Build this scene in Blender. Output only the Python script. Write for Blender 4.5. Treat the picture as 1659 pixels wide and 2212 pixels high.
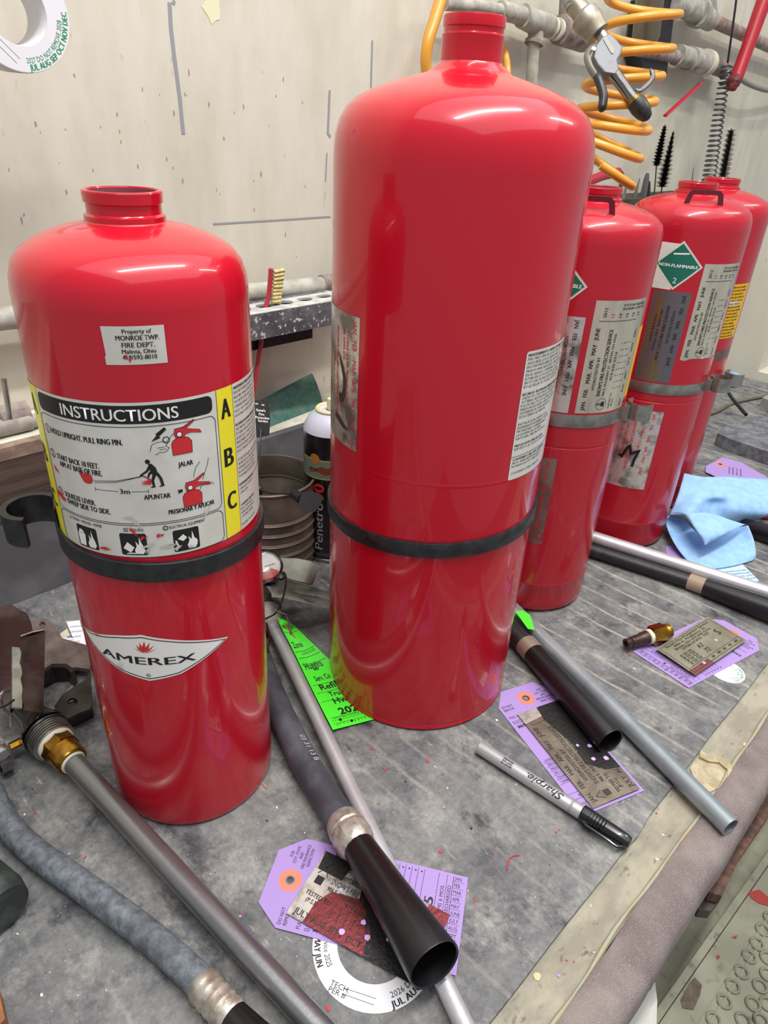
import bpy, bmesh, math, random
import numpy as np
from mathutils import Vector, Matrix
from mathutils.geometry import tessellate_polygon
random.seed(7)
for o in list(bpy.data.objects): bpy.data.objects.remove(o)
SC = bpy.context.scene; COL = SC.collection
PI = math.pi

# ------------------------------------------------------------------ camera
W, H = 1659, 2212
F = 1485.0
VD = np.array([690.0, 3700.0]); C0 = np.array([W / 2, H / 2]); VX = 2500.0
up2 = -(VD - C0) / np.linalg.norm(VD - C0); L_ = np.linalg.norm(VD - C0)
th = math.atan(F / L_); right2 = np.array([-up2[1], up2[0]])
hp = C0 + up2 * (F * math.tan(th)); t_ = (VX - hp[0]) / right2[0]
az = math.atan(t_ / math.hypot(F, F * math.tan(th)))
hd = np.array([math.cos(az), math.sin(az), 0]); rt = np.array([math.sin(az), -math.cos(az), 0]); ZZ = np.array([0, 0, 1.0])
fwd = hd * math.cos(th) - ZZ * math.sin(th); upv = hd * math.sin(th) + ZZ * math.cos(th)
ix = rt * right2[0] + upv * up2[0]; iy = rt * right2[1] + upv * up2[1]
CAM = np.array([0, 0, 0.492])
cd = bpy.data.cameras.new('camera'); cam = bpy.data.objects.new('camera', cd); COL.objects.link(cam)
cd.sensor_fit = 'HORIZONTAL'; cd.sensor_width = 36; cd.lens = F * 36 / W; cd.clip_start = 0.01; cd.clip_end = 30
M4 = Matrix.Identity(4)
for r in range(3):
    M4[r][0] = ix[r]; M4[r][1] = -iy[r]; M4[r][2] = -fwd[r]; M4[r][3] = CAM[r]
cam.matrix_world = M4; SC.camera = cam

# ------------------------------------------------------------------ light
SC.view_settings.view_transform = 'Standard'; SC.view_settings.look = 'None'
SC.view_settings.gamma = 1; SC.view_settings.use_curve_mapping = False
SC.view_settings.exposure = 0.16
wd = bpy.data.worlds.new('world'); SC.world = wd; wd.use_nodes = True
bg = wd.node_tree.nodes['Background']; bg.inputs[0].default_value = (0.92, 0.93, 1.0, 1); bg.inputs[1].default_value = 0.36
def area(name, loc, target, sx, sy, power, col=(1, 1, 1)):
    l = bpy.data.lights.new(name, 'AREA'); l.shape = 'RECTANGLE'; l.size = sx; l.size_y = sy; l.energy = power; l.color = col
    o = bpy.data.objects.new(name, l); COL.objects.link(o); o.location = loc
    o.rotation_euler = (Vector(target) - Vector(loc)).to_track_quat('-Z', 'Y').to_euler(); return o
area('ceiling_tube_light', (0.35, 0.00, 1.75), (0.35, 0.06, 0), 1.25, 0.07, 23.0, (1.0, 0.985, 0.95))
area('far_tube_light', (2.1, -0.35, 1.75), (2.1, -0.2, 0), 1.2, 0.07, 9.0, (1.0, 0.96, 0.86))
area('ceiling_bounce', (0.7, -0.5, 2.3), (0.7, -0.5, 0), 3.6, 2.8, 44.0, (0.97, 0.98, 1.0))

# ------------------------------------------------------------------ helpers
def ray(x, y): return fwd * F + ix * (x - C0[0]) + iy * (y - C0[1])
def PZ(x, y, z=0.0): d = ray(x, y); return Vector(CAM + d * (z - CAM[2]) / d[2])
def PY(x, y, Y): d = ray(x, y); return Vector(CAM + d * (Y - CAM[1]) / d[1])
def PD(x, y, dep): return Vector(CAM + ray(x, y) * (dep / F))
def depth(p): return float((np.array(p) - CAM) @ fwd)
def rad(p, wpx): return wpx / 2 * depth(p) / F
def lin(h):
    if isinstance(h, str):
        h = h.lstrip('#'); c = [int(h[i:i + 2], 16) / 255 for i in (0, 2, 4)]
    else: c = h
    return tuple(((v + 0.055) / 1.055) ** 2.4 if v > 0.04045 else v / 12.92 for v in c) + (1,)

MATS = {}
def mat(name, col, rough=0.5, metal=0.0, col2=None, scale=30, thr=(0.4, 0.6), bump=0.0, bscale=None, coat=0, stretch=(1, 1, 1), spec=0.5, detail=4,
        col3=None, scale3=6, thr3=(0.5, 0.7), trans=0, emis=None, rough2=None):
    if name in MATS: return MATS[name]
    m = bpy.data.materials.new(name); m.use_nodes = True; nt = m.node_tree; N = nt.nodes; L = nt.links
    b = N['Principled BSDF']; b.inputs['Roughness'].default_value = rough; b.inputs['Metallic'].default_value = metal
    b.inputs['Base Color'].default_value = lin(col); b.inputs['Coat Weight'].default_value = coat; b.inputs['Coat Roughness'].default_value = 0.04
    b.inputs['Specular IOR Level'].default_value = spec
    if trans: b.inputs['Transmission Weight'].default_value = trans
    tc = N.new('ShaderNodeTexCoord'); mp = N.new('ShaderNodeMapping'); mp.inputs['Scale'].default_value = stretch
    L.new(tc.outputs['Object'], mp.inputs['Vector'])
    def noise(sc, det=detail):
        n = N.new('ShaderNodeTexNoise'); n.inputs['Scale'].default_value = sc; n.inputs['Detail'].default_value = det; n.inputs['Roughness'].default_value = 0.6
        L.new(mp.outputs[0], n.inputs['Vector']); return n
    cur = None
    def mix(c1, c2, fac):
        x = N.new('ShaderNodeMix'); x.data_type = 'RGBA'; L.new(fac, x.inputs['Factor'])
        if hasattr(c1, 'is_output') or not isinstance(c1, tuple): L.new(c1, x.inputs['A'])
        else: x.inputs['A'].default_value = c1
        x.inputs['B'].default_value = c2; return x.outputs['Result']
    def ramp(src, t):
        r = N.new('ShaderNodeValToRGB'); r.color_ramp.elements[0].position = t[0]; r.color_ramp.elements[1].position = t[1]
        L.new(src, r.inputs['Fac']); return r.outputs['Color']
    if col2:
        n = noise(scale); f = ramp(n.outputs['Fac'], thr); cur = mix(lin(col), lin(col2), f)
        if rough2 is not None:
            rr = N.new('ShaderNodeMapRange'); L.new(f, rr.inputs['Value']); rr.inputs['To Min'].default_value = rough; rr.inputs['To Max'].default_value = rough2
            L.new(rr.outputs[0], b.inputs['Roughness'])
    if col3:
        n = noise(scale3); f = ramp(n.outputs['Fac'], thr3); cur = mix(cur if cur is not None else lin(col), lin(col3), f)
    if cur is not None: L.new(cur, b.inputs['Base Color'])
    if bump:
        n = noise(bscale or scale, 5); bp = N.new('ShaderNodeBump'); bp.inputs['Strength'].default_value = 1.0; bp.inputs['Distance'].default_value = bump
        L.new(n.outputs['Fac'], bp.inputs['Height']); L.new(bp.outputs[0], b.inputs['Normal'])
    if emis: b.inputs['Emission Color'].default_value = lin(emis); b.inputs['Emission Strength'].default_value = 1
    MATS[name] = m; return m

RED = mat('red_gloss_paint', '#c01127', 0.24, bump=0.00005, bscale=30, coat=0.6, spec=0.3)
REDD = mat('old_red_paint', '#b4182a', 0.28, spec=0.35, bump=0.00008, bscale=60, coat=0.4)
NECKIN = mat('neck_inside', '#8c4450', 0.5)
BLK = mat('black_plastic', '#17181a', 0.38, col2='#26282a', scale=120)
RUB = mat('black_rubber', '#1d1c1f', 0.45, col2='#35343a', scale=90, thr=(0.5, 0.8), bump=0.0003, bscale=400)
HORN = mat('black_horn', '#141215', 0.33, col2='#2b292c', scale=220, thr=(0.62, 0.8), bump=0.00005, bscale=500)
HOSE = mat('grey_rubber_hose', '#4c5156', 0.62, col2='#7b828a', scale=150, detail=9, thr=(0.36, 0.7), col3='#484d52', scale3=45, thr3=(.5, .8), bump=0.0008, bscale=260)
HOSED = mat('dark_rubber_hose', '#3a3b42', 0.55, col2='#5e6068', scale=25, thr=(0.45, 0.75), bump=0.0004, bscale=150)
CHR = mat('chrome', '#8f8a88', 0.14, 1.0, bump=0.0003, bscale=60)
CHD = mat('chrome_painted_reflection', '#4c4341', 0.16, 1.0, col2='#3b2a29', scale=12, bump=0.0004, bscale=50)  # chrome with the reflection of dark reddish surroundings painted into its colour
STEEL = mat('brushed_steel', '#a9a8a1', 0.3, 0.85, col2='#8c8b84', scale=60)
ALU = mat('aluminium_tube', '#b4b1b5', 0.36, 0.45, col2='#c6c5c9', scale=14, bump=0.0001, bscale=300)
DTUBE = mat('grey_dip_tube', '#7d7c80', 0.27, 0.75, col2='#8b8b8c', scale=12, thr=(0.3, 0.7), bump=0.0001, bscale=300)
GALV = mat('galvanised_tube', '#929b9f', 0.3, 0.5, col2='#a9b2b6', scale=18)
BRASS = mat('brass', '#b8862c', 0.25, 1.0, col2='#8e6a30', scale=90)
FERR = mat('crimped_ferrule', '#bdb7ae', 0.35, 0.55, col2='#9c8f80', scale=120, bump=0.0003, bscale=200)
FERB = mat('bronze_ferrule', '#9a8d7e', 0.4, 0.5)
CREAM = mat('sealant_tape', '#d5d2bd', 0.7)
DUSTY = mat('dusty_painted_metal', '#b9b7ab', 0.7, col2='#8b857c', scale=45, thr=(0.35, 0.7), bump=0.0006, bscale=120)
DUSTD = mat('rusty_dusty_metal', '#a0938c', 0.75, col2='#6f5d55', scale=60, thr=(0.4, 0.7), bump=0.0006, bscale=120)
RUST = mat('rusted_steel_plate', '#80746d', 0.6, 0.3, col2='#5a4a44', scale=45, thr=(0.35, 0.7), bump=0.0006, bscale=150)
WHT = mat('white_card', '#e9e9ee', 0.6)
INK = mat('black_ink', '#151515', 0.5)
INKW = mat('white_ink', '#efeee6', 0.45)
INKR = mat('red_ink', '#cf2a2e', 0.45)
INKG = mat('green_ink', '#1f9a62', 0.5)
YEL = mat('yellow_label', '#f2e52a', 0.35)
YEL2 = mat('amber_label', '#e9b40c', 0.4)
LABW = mat('white_label_vinyl', '#dcdbd3', 0.3, col2='#cfcdc2', scale=25)
LABG = mat('green_placard', '#146b58', 0.35)
PUR = mat('purple_card', '#a488c6', 0.65)
GRN = mat('green_card', '#4ff52c', 0.6)
ORG = mat('orange_reinforcing_ring', '#e0806c', 0.6)
FOIL = mat('silver_foil', '#d4d1ca', 0.24, 0.6, col2='#85817a', scale=45, thr=(.46, .6), bump=0.0010, bscale=18)
FOILS = mat('silver_foil_smooth', '#cdc9b4', 0.32, 0.35, col2='#a9a69a', scale=9, stretch=(3, 3, .5), thr=(.45, .65), bump=0.0003, bscale=25)
FOILB = mat('dull_foil_black_paint', '#232222', 0.35, 0.3, bump=0.0006, bscale=260)
FOILR = mat('foil_red_paint', '#7a3236', 0.35, 0.5, bump=0.0006, bscale=200)
PLATE = mat('engraved_plate', '#a9a590', 0.3, 0.5, col2='#8f8973', scale=35, thr=(0.35, 0.65))
TIN = mat('rusted_tin', '#877d72', 0.45, 0.45, col2='#60574e', scale=30, thr=(0.35, 0.7), bump=0.0003, bscale=90)
TINR = mat('tin_bright_rib', '#a39a86', 0.4, 0.8)
CLOTH = mat('blue_shop_towel', '#8fbbe8', 0.9, col2='#9ec6ee', scale=90, bump=0.0004, bscale=500)
CLOTHD = mat('blue_towel_dirty', '#8fa6d6', 0.9, col2='#b48bb0', scale=25, thr=(0.45, 0.75))
PADG = mat('green_scouring_pad', '#557c70', 0.95, col2='#3c665b', scale=160, thr=(0.35, 0.65), bump=0.002, bscale=300, col3='#78877b', scale3=40, thr3=(0.5, 0.8))
YHOSE = mat('yellow_coil_hose', '#e3a23c', 0.32, col2='#d8952f', scale=10, spec=0.6)
REDP = mat('red_brush_plastic', '#b33540', 0.4)
REDH = mat('red_tool_handle', '#b31f30', 0.38, col2='#8a1522', scale=60, thr=(0.55, 0.75))
BRIS = mat('cream_bristles', '#d9cf95', 0.8, col2='#b7a968', scale=200)
BRISB = mat('black_bristles', '#1d1a18', 0.8)
BRISG = mat('grey_spring_wire', '#6d6f6f', 0.4, 0.7)
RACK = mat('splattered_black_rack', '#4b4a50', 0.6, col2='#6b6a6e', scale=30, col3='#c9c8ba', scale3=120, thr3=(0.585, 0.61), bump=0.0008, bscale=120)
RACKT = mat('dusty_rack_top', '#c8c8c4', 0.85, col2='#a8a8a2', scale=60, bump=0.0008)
WOOD = mat('brown_beam_wood', '#5d4b41', 0.75, col2='#45372f', scale=16, stretch=(0.6, 4, 6), bump=0.0006, bscale=60)
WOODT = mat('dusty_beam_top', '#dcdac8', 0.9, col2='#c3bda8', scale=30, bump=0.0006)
WOODE = mat('worn_beam_edge', '#9c8675', 0.8, col2='#7f695b', scale=60)
DARKB = mat('dark_backboard', '#57565a', 0.7, col2='#77777a', scale=12, thr=(0.4, 0.7), bump=0.0004, bscale=60)
SPRAY = mat('black_spray_can', '#121014', 0.25, coat=0.3)
SPRW = mat('spray_can_shoulder', '#c9ccda', 0.3)
SPRC = mat('spray_can_dirty_top', '#cfc89a', 0.5)
GLS = mat('gauge_glass', '#ffffff', 0.02, trans=1.0)

def wall_mat():
    m = mat('painted_plywood_wall', '#d9d4c4', 0.62, col2='#cbc5b3', scale=9, stretch=(2.2, 1, 0.7), thr=(0.35, 0.7), bump=0.0006, bscale=35, col3='#9c8f80', scale3=30, thr3=(0.68, 0.8))
    return m
def mat_mat():
    m = bpy.data.materials.new('grey_bench_mat'); m.use_nodes = True; nt = m.node_tree; N = nt.nodes; L = nt.links; b = N['Principled BSDF']
    b.inputs['Roughness'].default_value = 0.58; b.inputs['Specular IOR Level'].default_value = 0.45
    tc = N.new('ShaderNodeTexCoord')
    def noise(sc, det=4, st=(1, 1, 1), rough=0.6, dist=0):
        mp = N.new('ShaderNodeMapping'); mp.inputs['Scale'].default_value = st; L.new(tc.outputs['Object'], mp.inputs[0])
        n = N.new('ShaderNodeTexNoise'); n.inputs['Scale'].default_value = sc; n.inputs['Detail'].default_value = det; n.inputs['Roughness'].default_value = rough
        n.inputs['Distortion'].default_value = dist
        L.new(mp.outputs[0], n.inputs['Vector']); return n.outputs['Fac']
    def ramp(src, a, c, ca=(0, 0, 0, 1), cb=(1, 1, 1, 1)):
        r = N.new('ShaderNodeValToRGB'); e = r.color_ramp.elements; e[0].position = a; e[1].position = c; e[0].color = ca; e[1].color = cb; L.new(src, r.inputs[0]); return r.outputs[0]
    def mix(a, c, f, ty='MIX'):
        x = N.new('ShaderNodeMix'); x.data_type = 'RGBA'; x.blend_type = ty
        for s, k in ((a, 'A'), (c, 'B')):
            if isinstance(s, tuple): x.inputs[k].default_value = s
            else: L.new(s, x.inputs[k])
        if isinstance(f, float): x.inputs['Factor'].default_value = f
        else: L.new(f, x.inputs['Factor'])
        return x.outputs['Result']
    base = mix(lin('#545459'), lin('#7f7f7d'), ramp(noise(13, 8, dist=0.4, rough=0.72), 0.38, 0.60))
    base = mix(base, lin('#9a9994'), ramp(noise(26, 9, (1.1, 0.8, 1), rough=0.75), 0.50, 0.68))
    base = mix(base, lin('#3d3d43'), ramp(noise(19, 9, (1.1, 0.8, 1), dist=0.3, rough=0.75), 0.55, 0.66))
    # ribs running across the bench: dusty light lines every 26 mm
    wv = N.new('ShaderNodeTexWave'); wv.wave_type = 'BANDS'; wv.bands_direction = 'X'; wv.inputs['Scale'].default_value = 12.0; wv.inputs['Distortion'].default_value = 0.9
    wv.inputs['Detail'].default_value = 2; wv.inputs['Detail Scale'].default_value = 1.4; L.new(tc.outputs['Object'], wv.inputs['Vector'])
    rib = ramp(wv.outputs['Fac'], 0.93, 0.995)
    nn = N.new('ShaderNodeMath'); nn.operation = 'MULTIPLY'; L.new(rib, nn.inputs[0]); L.new(ramp(noise(16, 3), 0.35, 0.6), nn.inputs[1])
    n2 = N.new('ShaderNodeMath'); n2.operation = 'MULTIPLY'; L.new(nn.outputs[0], n2.inputs[0]); n2.inputs[1].default_value = 0.8
    sx = N.new('ShaderNodeSeparateXYZ'); L.new(tc.outputs['Object'], sx.inputs[0])
    mr = N.new('ShaderNodeMapRange'); L.new(sx.outputs['X'], mr.inputs['Value']); mr.inputs['From Min'].default_value = -0.38; mr.inputs['From Max'].default_value = 0.08; mr.inputs['To Min'].default_value = 0.15
    n3 = N.new('ShaderNodeMath'); n3.operation = 'MULTIPLY'; L.new(n2.outputs[0], n3.inputs[0]); L.new(mr.outputs[0], n3.inputs[1])
    base = mix(base, lin('#aaa79b'), n3.outputs[0])
    g1 = ramp(noise(140, 10, (1, 1, 1), rough=0.8), 0.38, 0.62, (0.62, 0.62, 0.63, 1), (1.18, 1.18, 1.16, 1)); base = mix(base, g1, 0.75, 'MULTIPLY')
    base = mix(base, lin('#2e2e33'), ramp(noise(45, 8, (1.8, 0.45, 1), dist=0.8, rough=0.75), 0.64, 0.72))
    base = mix(base, lin('#d5d2c6'), ramp(noise(430, 2), 0.735, 0.76))
    base = mix(base, lin('#26262a'), ramp(noise(380, 2, (1, 1, 2)), 0.72, 0.76))
    # fine scratches
    base = mix(base, lin('#a5a49e'), ramp(noise(40, 4, (2.5, 0.5, 1), dist=1.5), 0.66, 0.76))
    L.new(base, b.inputs['Base Color'])
    bp = N.new('ShaderNodeBump'); bp.inputs['Distance'].default_value = 0.0006; L.new(noise(180, 6), bp.inputs['Height'])
    b2 = N.new('ShaderNodeBump'); b2.inputs['Distance'].default_value = 0.0008; L.new(wv.outputs['Fac'], b2.inputs['Height']); L.new(bp.outputs[0], b2.inputs['Normal'])
    L.new(b2.outputs[0], b.inputs['Normal'])
    return m
MATM = mat_mat()

def setp(o, **k):
    for a, v in k.items():
        if v is not None: o[a] = v
def empty(name, loc, label, category, group=None):
    o = bpy.data.objects.new(name, None); COL.objects.link(o); o.location = loc; o.empty_display_size = 0.01
    setp(o, label=label, category=category, group=group); return o

class MB:
    def __init__(s): s.v = []; s.f = []; s.m = []
    def add(s, vs, fs, mi=0):
        b = len(s.v); s.v += [tuple(v) for v in vs]; s.f += [tuple(b + i for i in f) for f in fs]; s.m += [mi] * len(fs); return s
    def box(s, lo, hi, mi=0, fr=None):
        x0, y0, z0 = lo; x1, y1, z1 = hi
        vs = [Vector(p) for p in ((x0, y0, z0), (x1, y0, z0), (x1, y1, z0), (x0, y1, z0), (x0, y0, z1), (x1, y0, z1), (x1, y1, z1), (x0, y1, z1))]
        if fr: o, X, Y, Z = fr; vs = [o + X * v.x + Y * v.y + Z * v.z for v in vs]
        return s.add(vs, [(0, 3, 2, 1), (4, 5, 6, 7), (0, 1, 5, 4), (1, 2, 6, 5), (2, 3, 7, 6), (3, 0, 4, 7)], mi)
    def lathe(s, prof, p0, axis, n=32, mi=0, closed=False):
        a = Vector(axis).normalized(); u = a.orthogonal().normalized(); w = a.cross(u); p0 = Vector(p0); vs = []; fs = []
        k = len(prof)
        for r, t in prof:
            for i in range(n):
                an = 2 * PI * i / n; vs.append(p0 + a * t + (u * math.cos(an) + w * math.sin(an)) * max(r, 1e-5))
        for j in range(k - 1):
            for i in range(n):
                fs.append((j * n + i, j * n + (i + 1) % n, (j + 1) * n + (i + 1) % n, (j + 1) * n + i))
        if not closed:
            fs.append(tuple(reversed(range(n)))); fs.append(tuple((k - 1) * n + i for i in range(n)))
        else:
            for i in range(n): fs.append(((k - 1) * n + i, (k - 1) * n + (i + 1) % n, (i + 1) % n, i))
        return s.add(vs, fs, mi)
    def tube(s, path, r, n=14, mi=0, caps=True, flat=1.0):
        P = [Vector(p) for p in path]; R = r if isinstance(r, (list, tuple)) else [r] * len(P)
        T = [(P[min(i + 1, len(P) - 1)] - P[max(i - 1, 0)]).normalized() for i in range(len(P))]
        u = T[0].orthogonal().normalized()
        if abs(T[0].z) < 0.9: u = T[0].cross(Vector((0, 0, 1))).normalized()
        vs = []; fs = []
        for i, p in enumerate(P):
            u = (u - T[i] * u.dot(T[i])).normalized(); w = T[i].cross(u)
            for j in range(n):
                an = 2 * PI * j / n; vs.append(p + (u * math.cos(an) + w * math.sin(an) * flat) * R[i])
        for i in range(len(P) - 1):
            for j in range(n): fs.append((i * n + j, i * n + (j + 1) % n, (i + 1) * n + (j + 1) % n, (i + 1) * n + j))
        if caps: fs.append(tuple(reversed(range(n)))); fs.append(tuple((len(P) - 1) * n + j for j in range(n)))
        return s.add(vs, fs, mi)
    def pipe_open(s, a, b, r, wall, n=28, mi=0, mi_in=None):  # hollow straight tube
        a = Vector(a); b = Vector(b); L = (b - a).length
        ri = r - wall
        return s.lathe([(ri, 0), (r, 0), (r, L), (ri, L)], a, b - a, n, mi, closed=True)
    def strip(s, top, bot, thick, mi=0):  # plate between two polylines given thickness vector
        n = len(top); tv = Vector(thick); vs = [Vector(p) for p in top] + [Vector(p) for p in bot]; vs += [v + tv for v in vs]; fs = []
        for i in range(n - 1):
            fs += [(i, i + 1, n + i + 1, n + i), (2 * n + i + 1, 2 * n + i, 3 * n + i, 3 * n + i + 1), (i + 1, i, 2 * n + i, 2 * n + i + 1), (n + i, n + i + 1, 3 * n + i + 1, 3 * n + i)]
        fs += [(0, n, 3 * n, 2 * n), (n - 1, 3 * n - 1, 4 * n - 1, 2 * n - 1)]
        return s.add(vs, fs, mi)
    def prism(s, poly, thick, mi=0, holes=()):  # planar 3D polygon extruded by vector
        loops = [[Vector(p) for p in poly]] + [[Vector(p) for p in h] for h in holes]; tv = Vector(thick)
        tris = tessellate_polygon(loops); flat = [p for l in loops for p in l]; n = len(flat)
        vs = flat + [p + tv for p in flat]; fs = [tuple(t) for t in tris] + [tuple(reversed([i + n for i in t])) for t in tris]
        b = 0
        for l in loops:
            k = len(l)
            for i in range(k): fs.append((b + i, b + (i + 1) % k, n + b + (i + 1) % k, n + b + i))
            b += k
        return s.add(vs, fs, mi)
    def build(s, name, mats, parent=None, loc=None, smooth=35, **props):
        if not isinstance(mats, (list, tuple)): mats = [mats]
        if parent is not None: org = Vector(root_loc(parent))
        elif loc is not None: org = Vector(loc)
        else:
            A = np.array(s.v); org = Vector(((A[:, 0].min() + A[:, 0].max()) / 2, (A[:, 1].min() + A[:, 1].max()) / 2, A[:, 2].min()))
        me = bpy.data.meshes.new(name); me.from_pydata([Vector(v) - org for v in s.v], [], s.f)
        for m in mats: me.materials.append(m)
        me.polygons.foreach_set('material_index', s.m)
        bm = bmesh.new(); bm.from_mesh(me); bmesh.ops.recalc_face_normals(bm, faces=bm.faces); bm.to_mesh(me); bm.free()
        if smooth:
            me.polygons.foreach_set('use_smooth', [True] * len(me.polygons)); me.set_sharp_from_angle(angle=math.radians(smooth))
        me.update(); o = bpy.data.objects.new(name, me); COL.objects.link(o)
        if parent is not None: o.parent = parent
        else: o.location = org
        setp(o, **props); return o
def root_loc(o):
    while o.parent: o = o.parent
    return o.location

# ---------- flat print canvas
_tc = {}
def glyphs(sn, bold=0.0, shear=0.0, res=2):
    k = (sn, bold, shear, res)
    if k in _tc: return _tc[k]
    cu = bpy.data.curves.new('t', 'FONT'); cu.body = sn; cu.size = 1; cu.resolution_u = res; cu.offset = bold; cu.shear = shear; cu.fill_mode = 'BOTH'
    ob = bpy.data.objects.new('t', cu); me = bpy.data.meshes.new_from_object(ob)
    vs = [(v.co.x, v.co.y) for v in me.vertices]; fs = [tuple(p.vertices) for p in me.polygons]
    bpy.data.objects.remove(ob); bpy.data.curves.remove(cu); bpy.data.meshes.remove(me)
    _tc[k] = (vs, fs); return _tc[k]
CAPH = max(v[1] for v in glyphs('H')[0])
def arc_pts(cx, cy, r, a0=0, a1=2 * PI, n=24, full=True):
    m = n if full else n + 1
    return [(cx + r * math.cos(a0 + (a1 - a0) * i / n), cy + r * math.sin(a0 + (a1 - a0) * i / n)) for i in range(m)]
def rrect(x0, y0, x1, y1, r, n=5):
    out = []
    for cx, cy, a in ((x1 - r, y1 - r, 0), (x0 + r, y1 - r, PI / 2), (x0 + r, y0 + r, PI), (x1 - r, y0 + r, 1.5 * PI)):
        out += arc_pts(cx, cy, r, a, a + PI / 2, n, False)
    return out
class Canvas:
    def __init__(s): s.v = []; s.f = []; s.m = []; s.mats = []; s.base_polys = []; s.sc = 1
    def _mi(s, m):
        if m not in s.mats: s.mats.append(m)
        return s.mats.index(m)
    def raw(s, vs, fs, m, layer):
        b = len(s.v); s.v += [(x, y, layer) for x, y in vs]; s.f += [tuple(b + i for i in f) for f in fs]; s.m += [s._mi(m)] * len(fs)
    def poly(s, pts, m, layer=1, holes=()):
        loops = [list(pts)] + [list(h) for h in holes]; tris = tessellate_polygon([[Vector((x, y, 0)) for x, y in l] for l in loops])
        s.raw([p for l in loops for p in l], [tuple(t) for t in tris], m, layer)
    def rect(s, x0, y0, x1, y1, m, layer=1): s.raw([(x0, y0), (x1, y0), (x1, y1), (x0, y1)], [(0, 1, 2, 3)], m, layer)
    def line(s, pts, w, m, layer=2, close=False):
        P = [p for k, p in enumerate(pts) if k == 0 or math.hypot(p[0] - pts[k - 1][0], p[1] - pts[k - 1][1]) > 1e-6]
        if close and math.hypot(P[0][0] - P[-1][0], P[0][1] - P[-1][1]) < 1e-6: P.pop()
        n = len(P); A = []; B = []
        for i, (x, y) in enumerate(P):
            a = P[i - 1] if (i or close) else P[i]; b = P[(i + 1) % n] if (i < n - 1 or close) else P[i]
            d1 = (x - a[0], y - a[1]); d2 = (b[0] - x, b[1] - y)
            if i == 0 and not close: d1 = d2
            if i == n - 1 and not close: d2 = d1
            l1 = math.hypot(*d1); l2 = math.hypot(*d2); d1 = (d1[0] / l1, d1[1] / l1); d2 = (d2[0] / l2, d2[1] / l2)
            nx, ny = -(d1[1] + d2[1]), d1[0] + d2[0]; l = math.hypot(nx, ny) or 1; nx /= l; ny /= l
            k = min(2.0, 1 / max(.3, nx * -d1[1] + ny * d1[0])) * w / 2
            A.append((x + nx * k, y + ny * k)); B.append((x - nx * k, y - ny * k))
        fs = [(i, (i + 1) % n, n + (i + 1) % n, n + i) for i in range(n if close else n - 1)]
        s.raw(A + B, fs, m, layer)
    def text(s, sn, x, y, h, m, w=None, rot=0, bold=0.012, shear=0, layer=2, res=2, align='L', arc=None, cond=1.0, _in=False):
        vs, fs = glyphs(sn, 0, shear, res)
        if not vs: return
        if bold > .011 and not _in:
            kb = bold * 1.1 / CAPH * h; nb = 3 if bold > .018 else 2
            for q in range(nb):
                dx = (q / (nb - 1) - .5) * 2 * kb
                s.text(sn, x + dx * math.cos(rot), y + dx * math.sin(rot), h, m, w, rot, 0, shear, layer + .25 * q, res, align, (arc[0], arc[1], arc[2], arc[3] + dx / arc[2], arc[4]) if arc else None, cond, True)
            return
        k = h / CAPH; x0 = min(v[0] for v in vs); x1 = max(v[0] for v in vs); kx = k * cond
        if w: kx = w / (x1 - x0)
        wid = (x1 - x0) * kx; off = {'L': 0, 'C': -wid / 2, 'R': -wid}[align]
        out = []
        ca, sa = math.cos(rot), math.sin(rot)
        for a, b in vs:
            px = (a - x0) * kx + off; py = b * k
            if arc:  # arc = (cx,cy,r, start_angle, dir) text running along circle
                cx, cy, r, a0, d = arc; an = a0 + d * px / r; rr = r - d * py if d > 0 else r + py
                out.append((cx + rr * math.cos(an), cy + rr * math.sin(an)))
            else: out.append((x + px * ca - py * sa, y + px * sa + py * ca))
        s.raw(out, fs, m, layer)
    def build(s, name, fn, parent=None, loc=None, step=None, d0=0.0002, dl=0.00007, thick=0, cuty=None, smooth=True, **props):
        bm = bmesh.new(); vv = [bm.verts.new((x, y, l)) for x, y, l in s.v]; bm.verts.ensure_lookup_table()
        for f, mi in zip(s.f, s.m):
            try: fc = bm.faces.new([vv[i] for i in f]); fc.material_index = mi
            except ValueError: pass
        for axis, st in ((0, step), (1, cuty)):
            if not st: continue
            lo = min(v.co[axis] for v in bm.verts); hi = max(v.co[axis] for v in bm.verts); k = math.floor(lo / st) + 1
            while k * st < hi:
                co = [0, 0, 0]; no = [0, 0, 0]; co[axis] = k * st; no[axis] = 1
                bmesh.ops.bisect_plane(bm, geom=bm.verts[:] + bm.edges[:] + bm.faces[:], plane_co=co, plane_no=no); k += 1
        me = bpy.data.meshes.new(name)
        org = Vector(root_loc(parent)) if parent is not None else None
        pos = [fn(v.co.x, v.co.y, d0 + dl * v.co.z) for v in bm.verts]
        if org is None:
            A = np.array([tuple(p) for p in pos]); org = Vector(loc) if loc is not None else Vector(((A[:, 0].min() + A[:, 0].max()) / 2, (A[:, 1].min() + A[:, 1].max()) / 2, A[:, 2].min()))
        for v, p in zip(bm.verts, pos): v.co = Vector(p) - org
        bm.to_mesh(me); bm.free()
        for m in s.mats: me.materials.append(m)
        if smooth: me.polygons.foreach_set('use_smooth', [True] * len(me.polygons))
        o = bpy.data.objects.new(name, me); COL.objects.link(o)
        if parent is not None: o.parent = parent
        else: o.location = org
        setp(o, **props); return o
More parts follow.
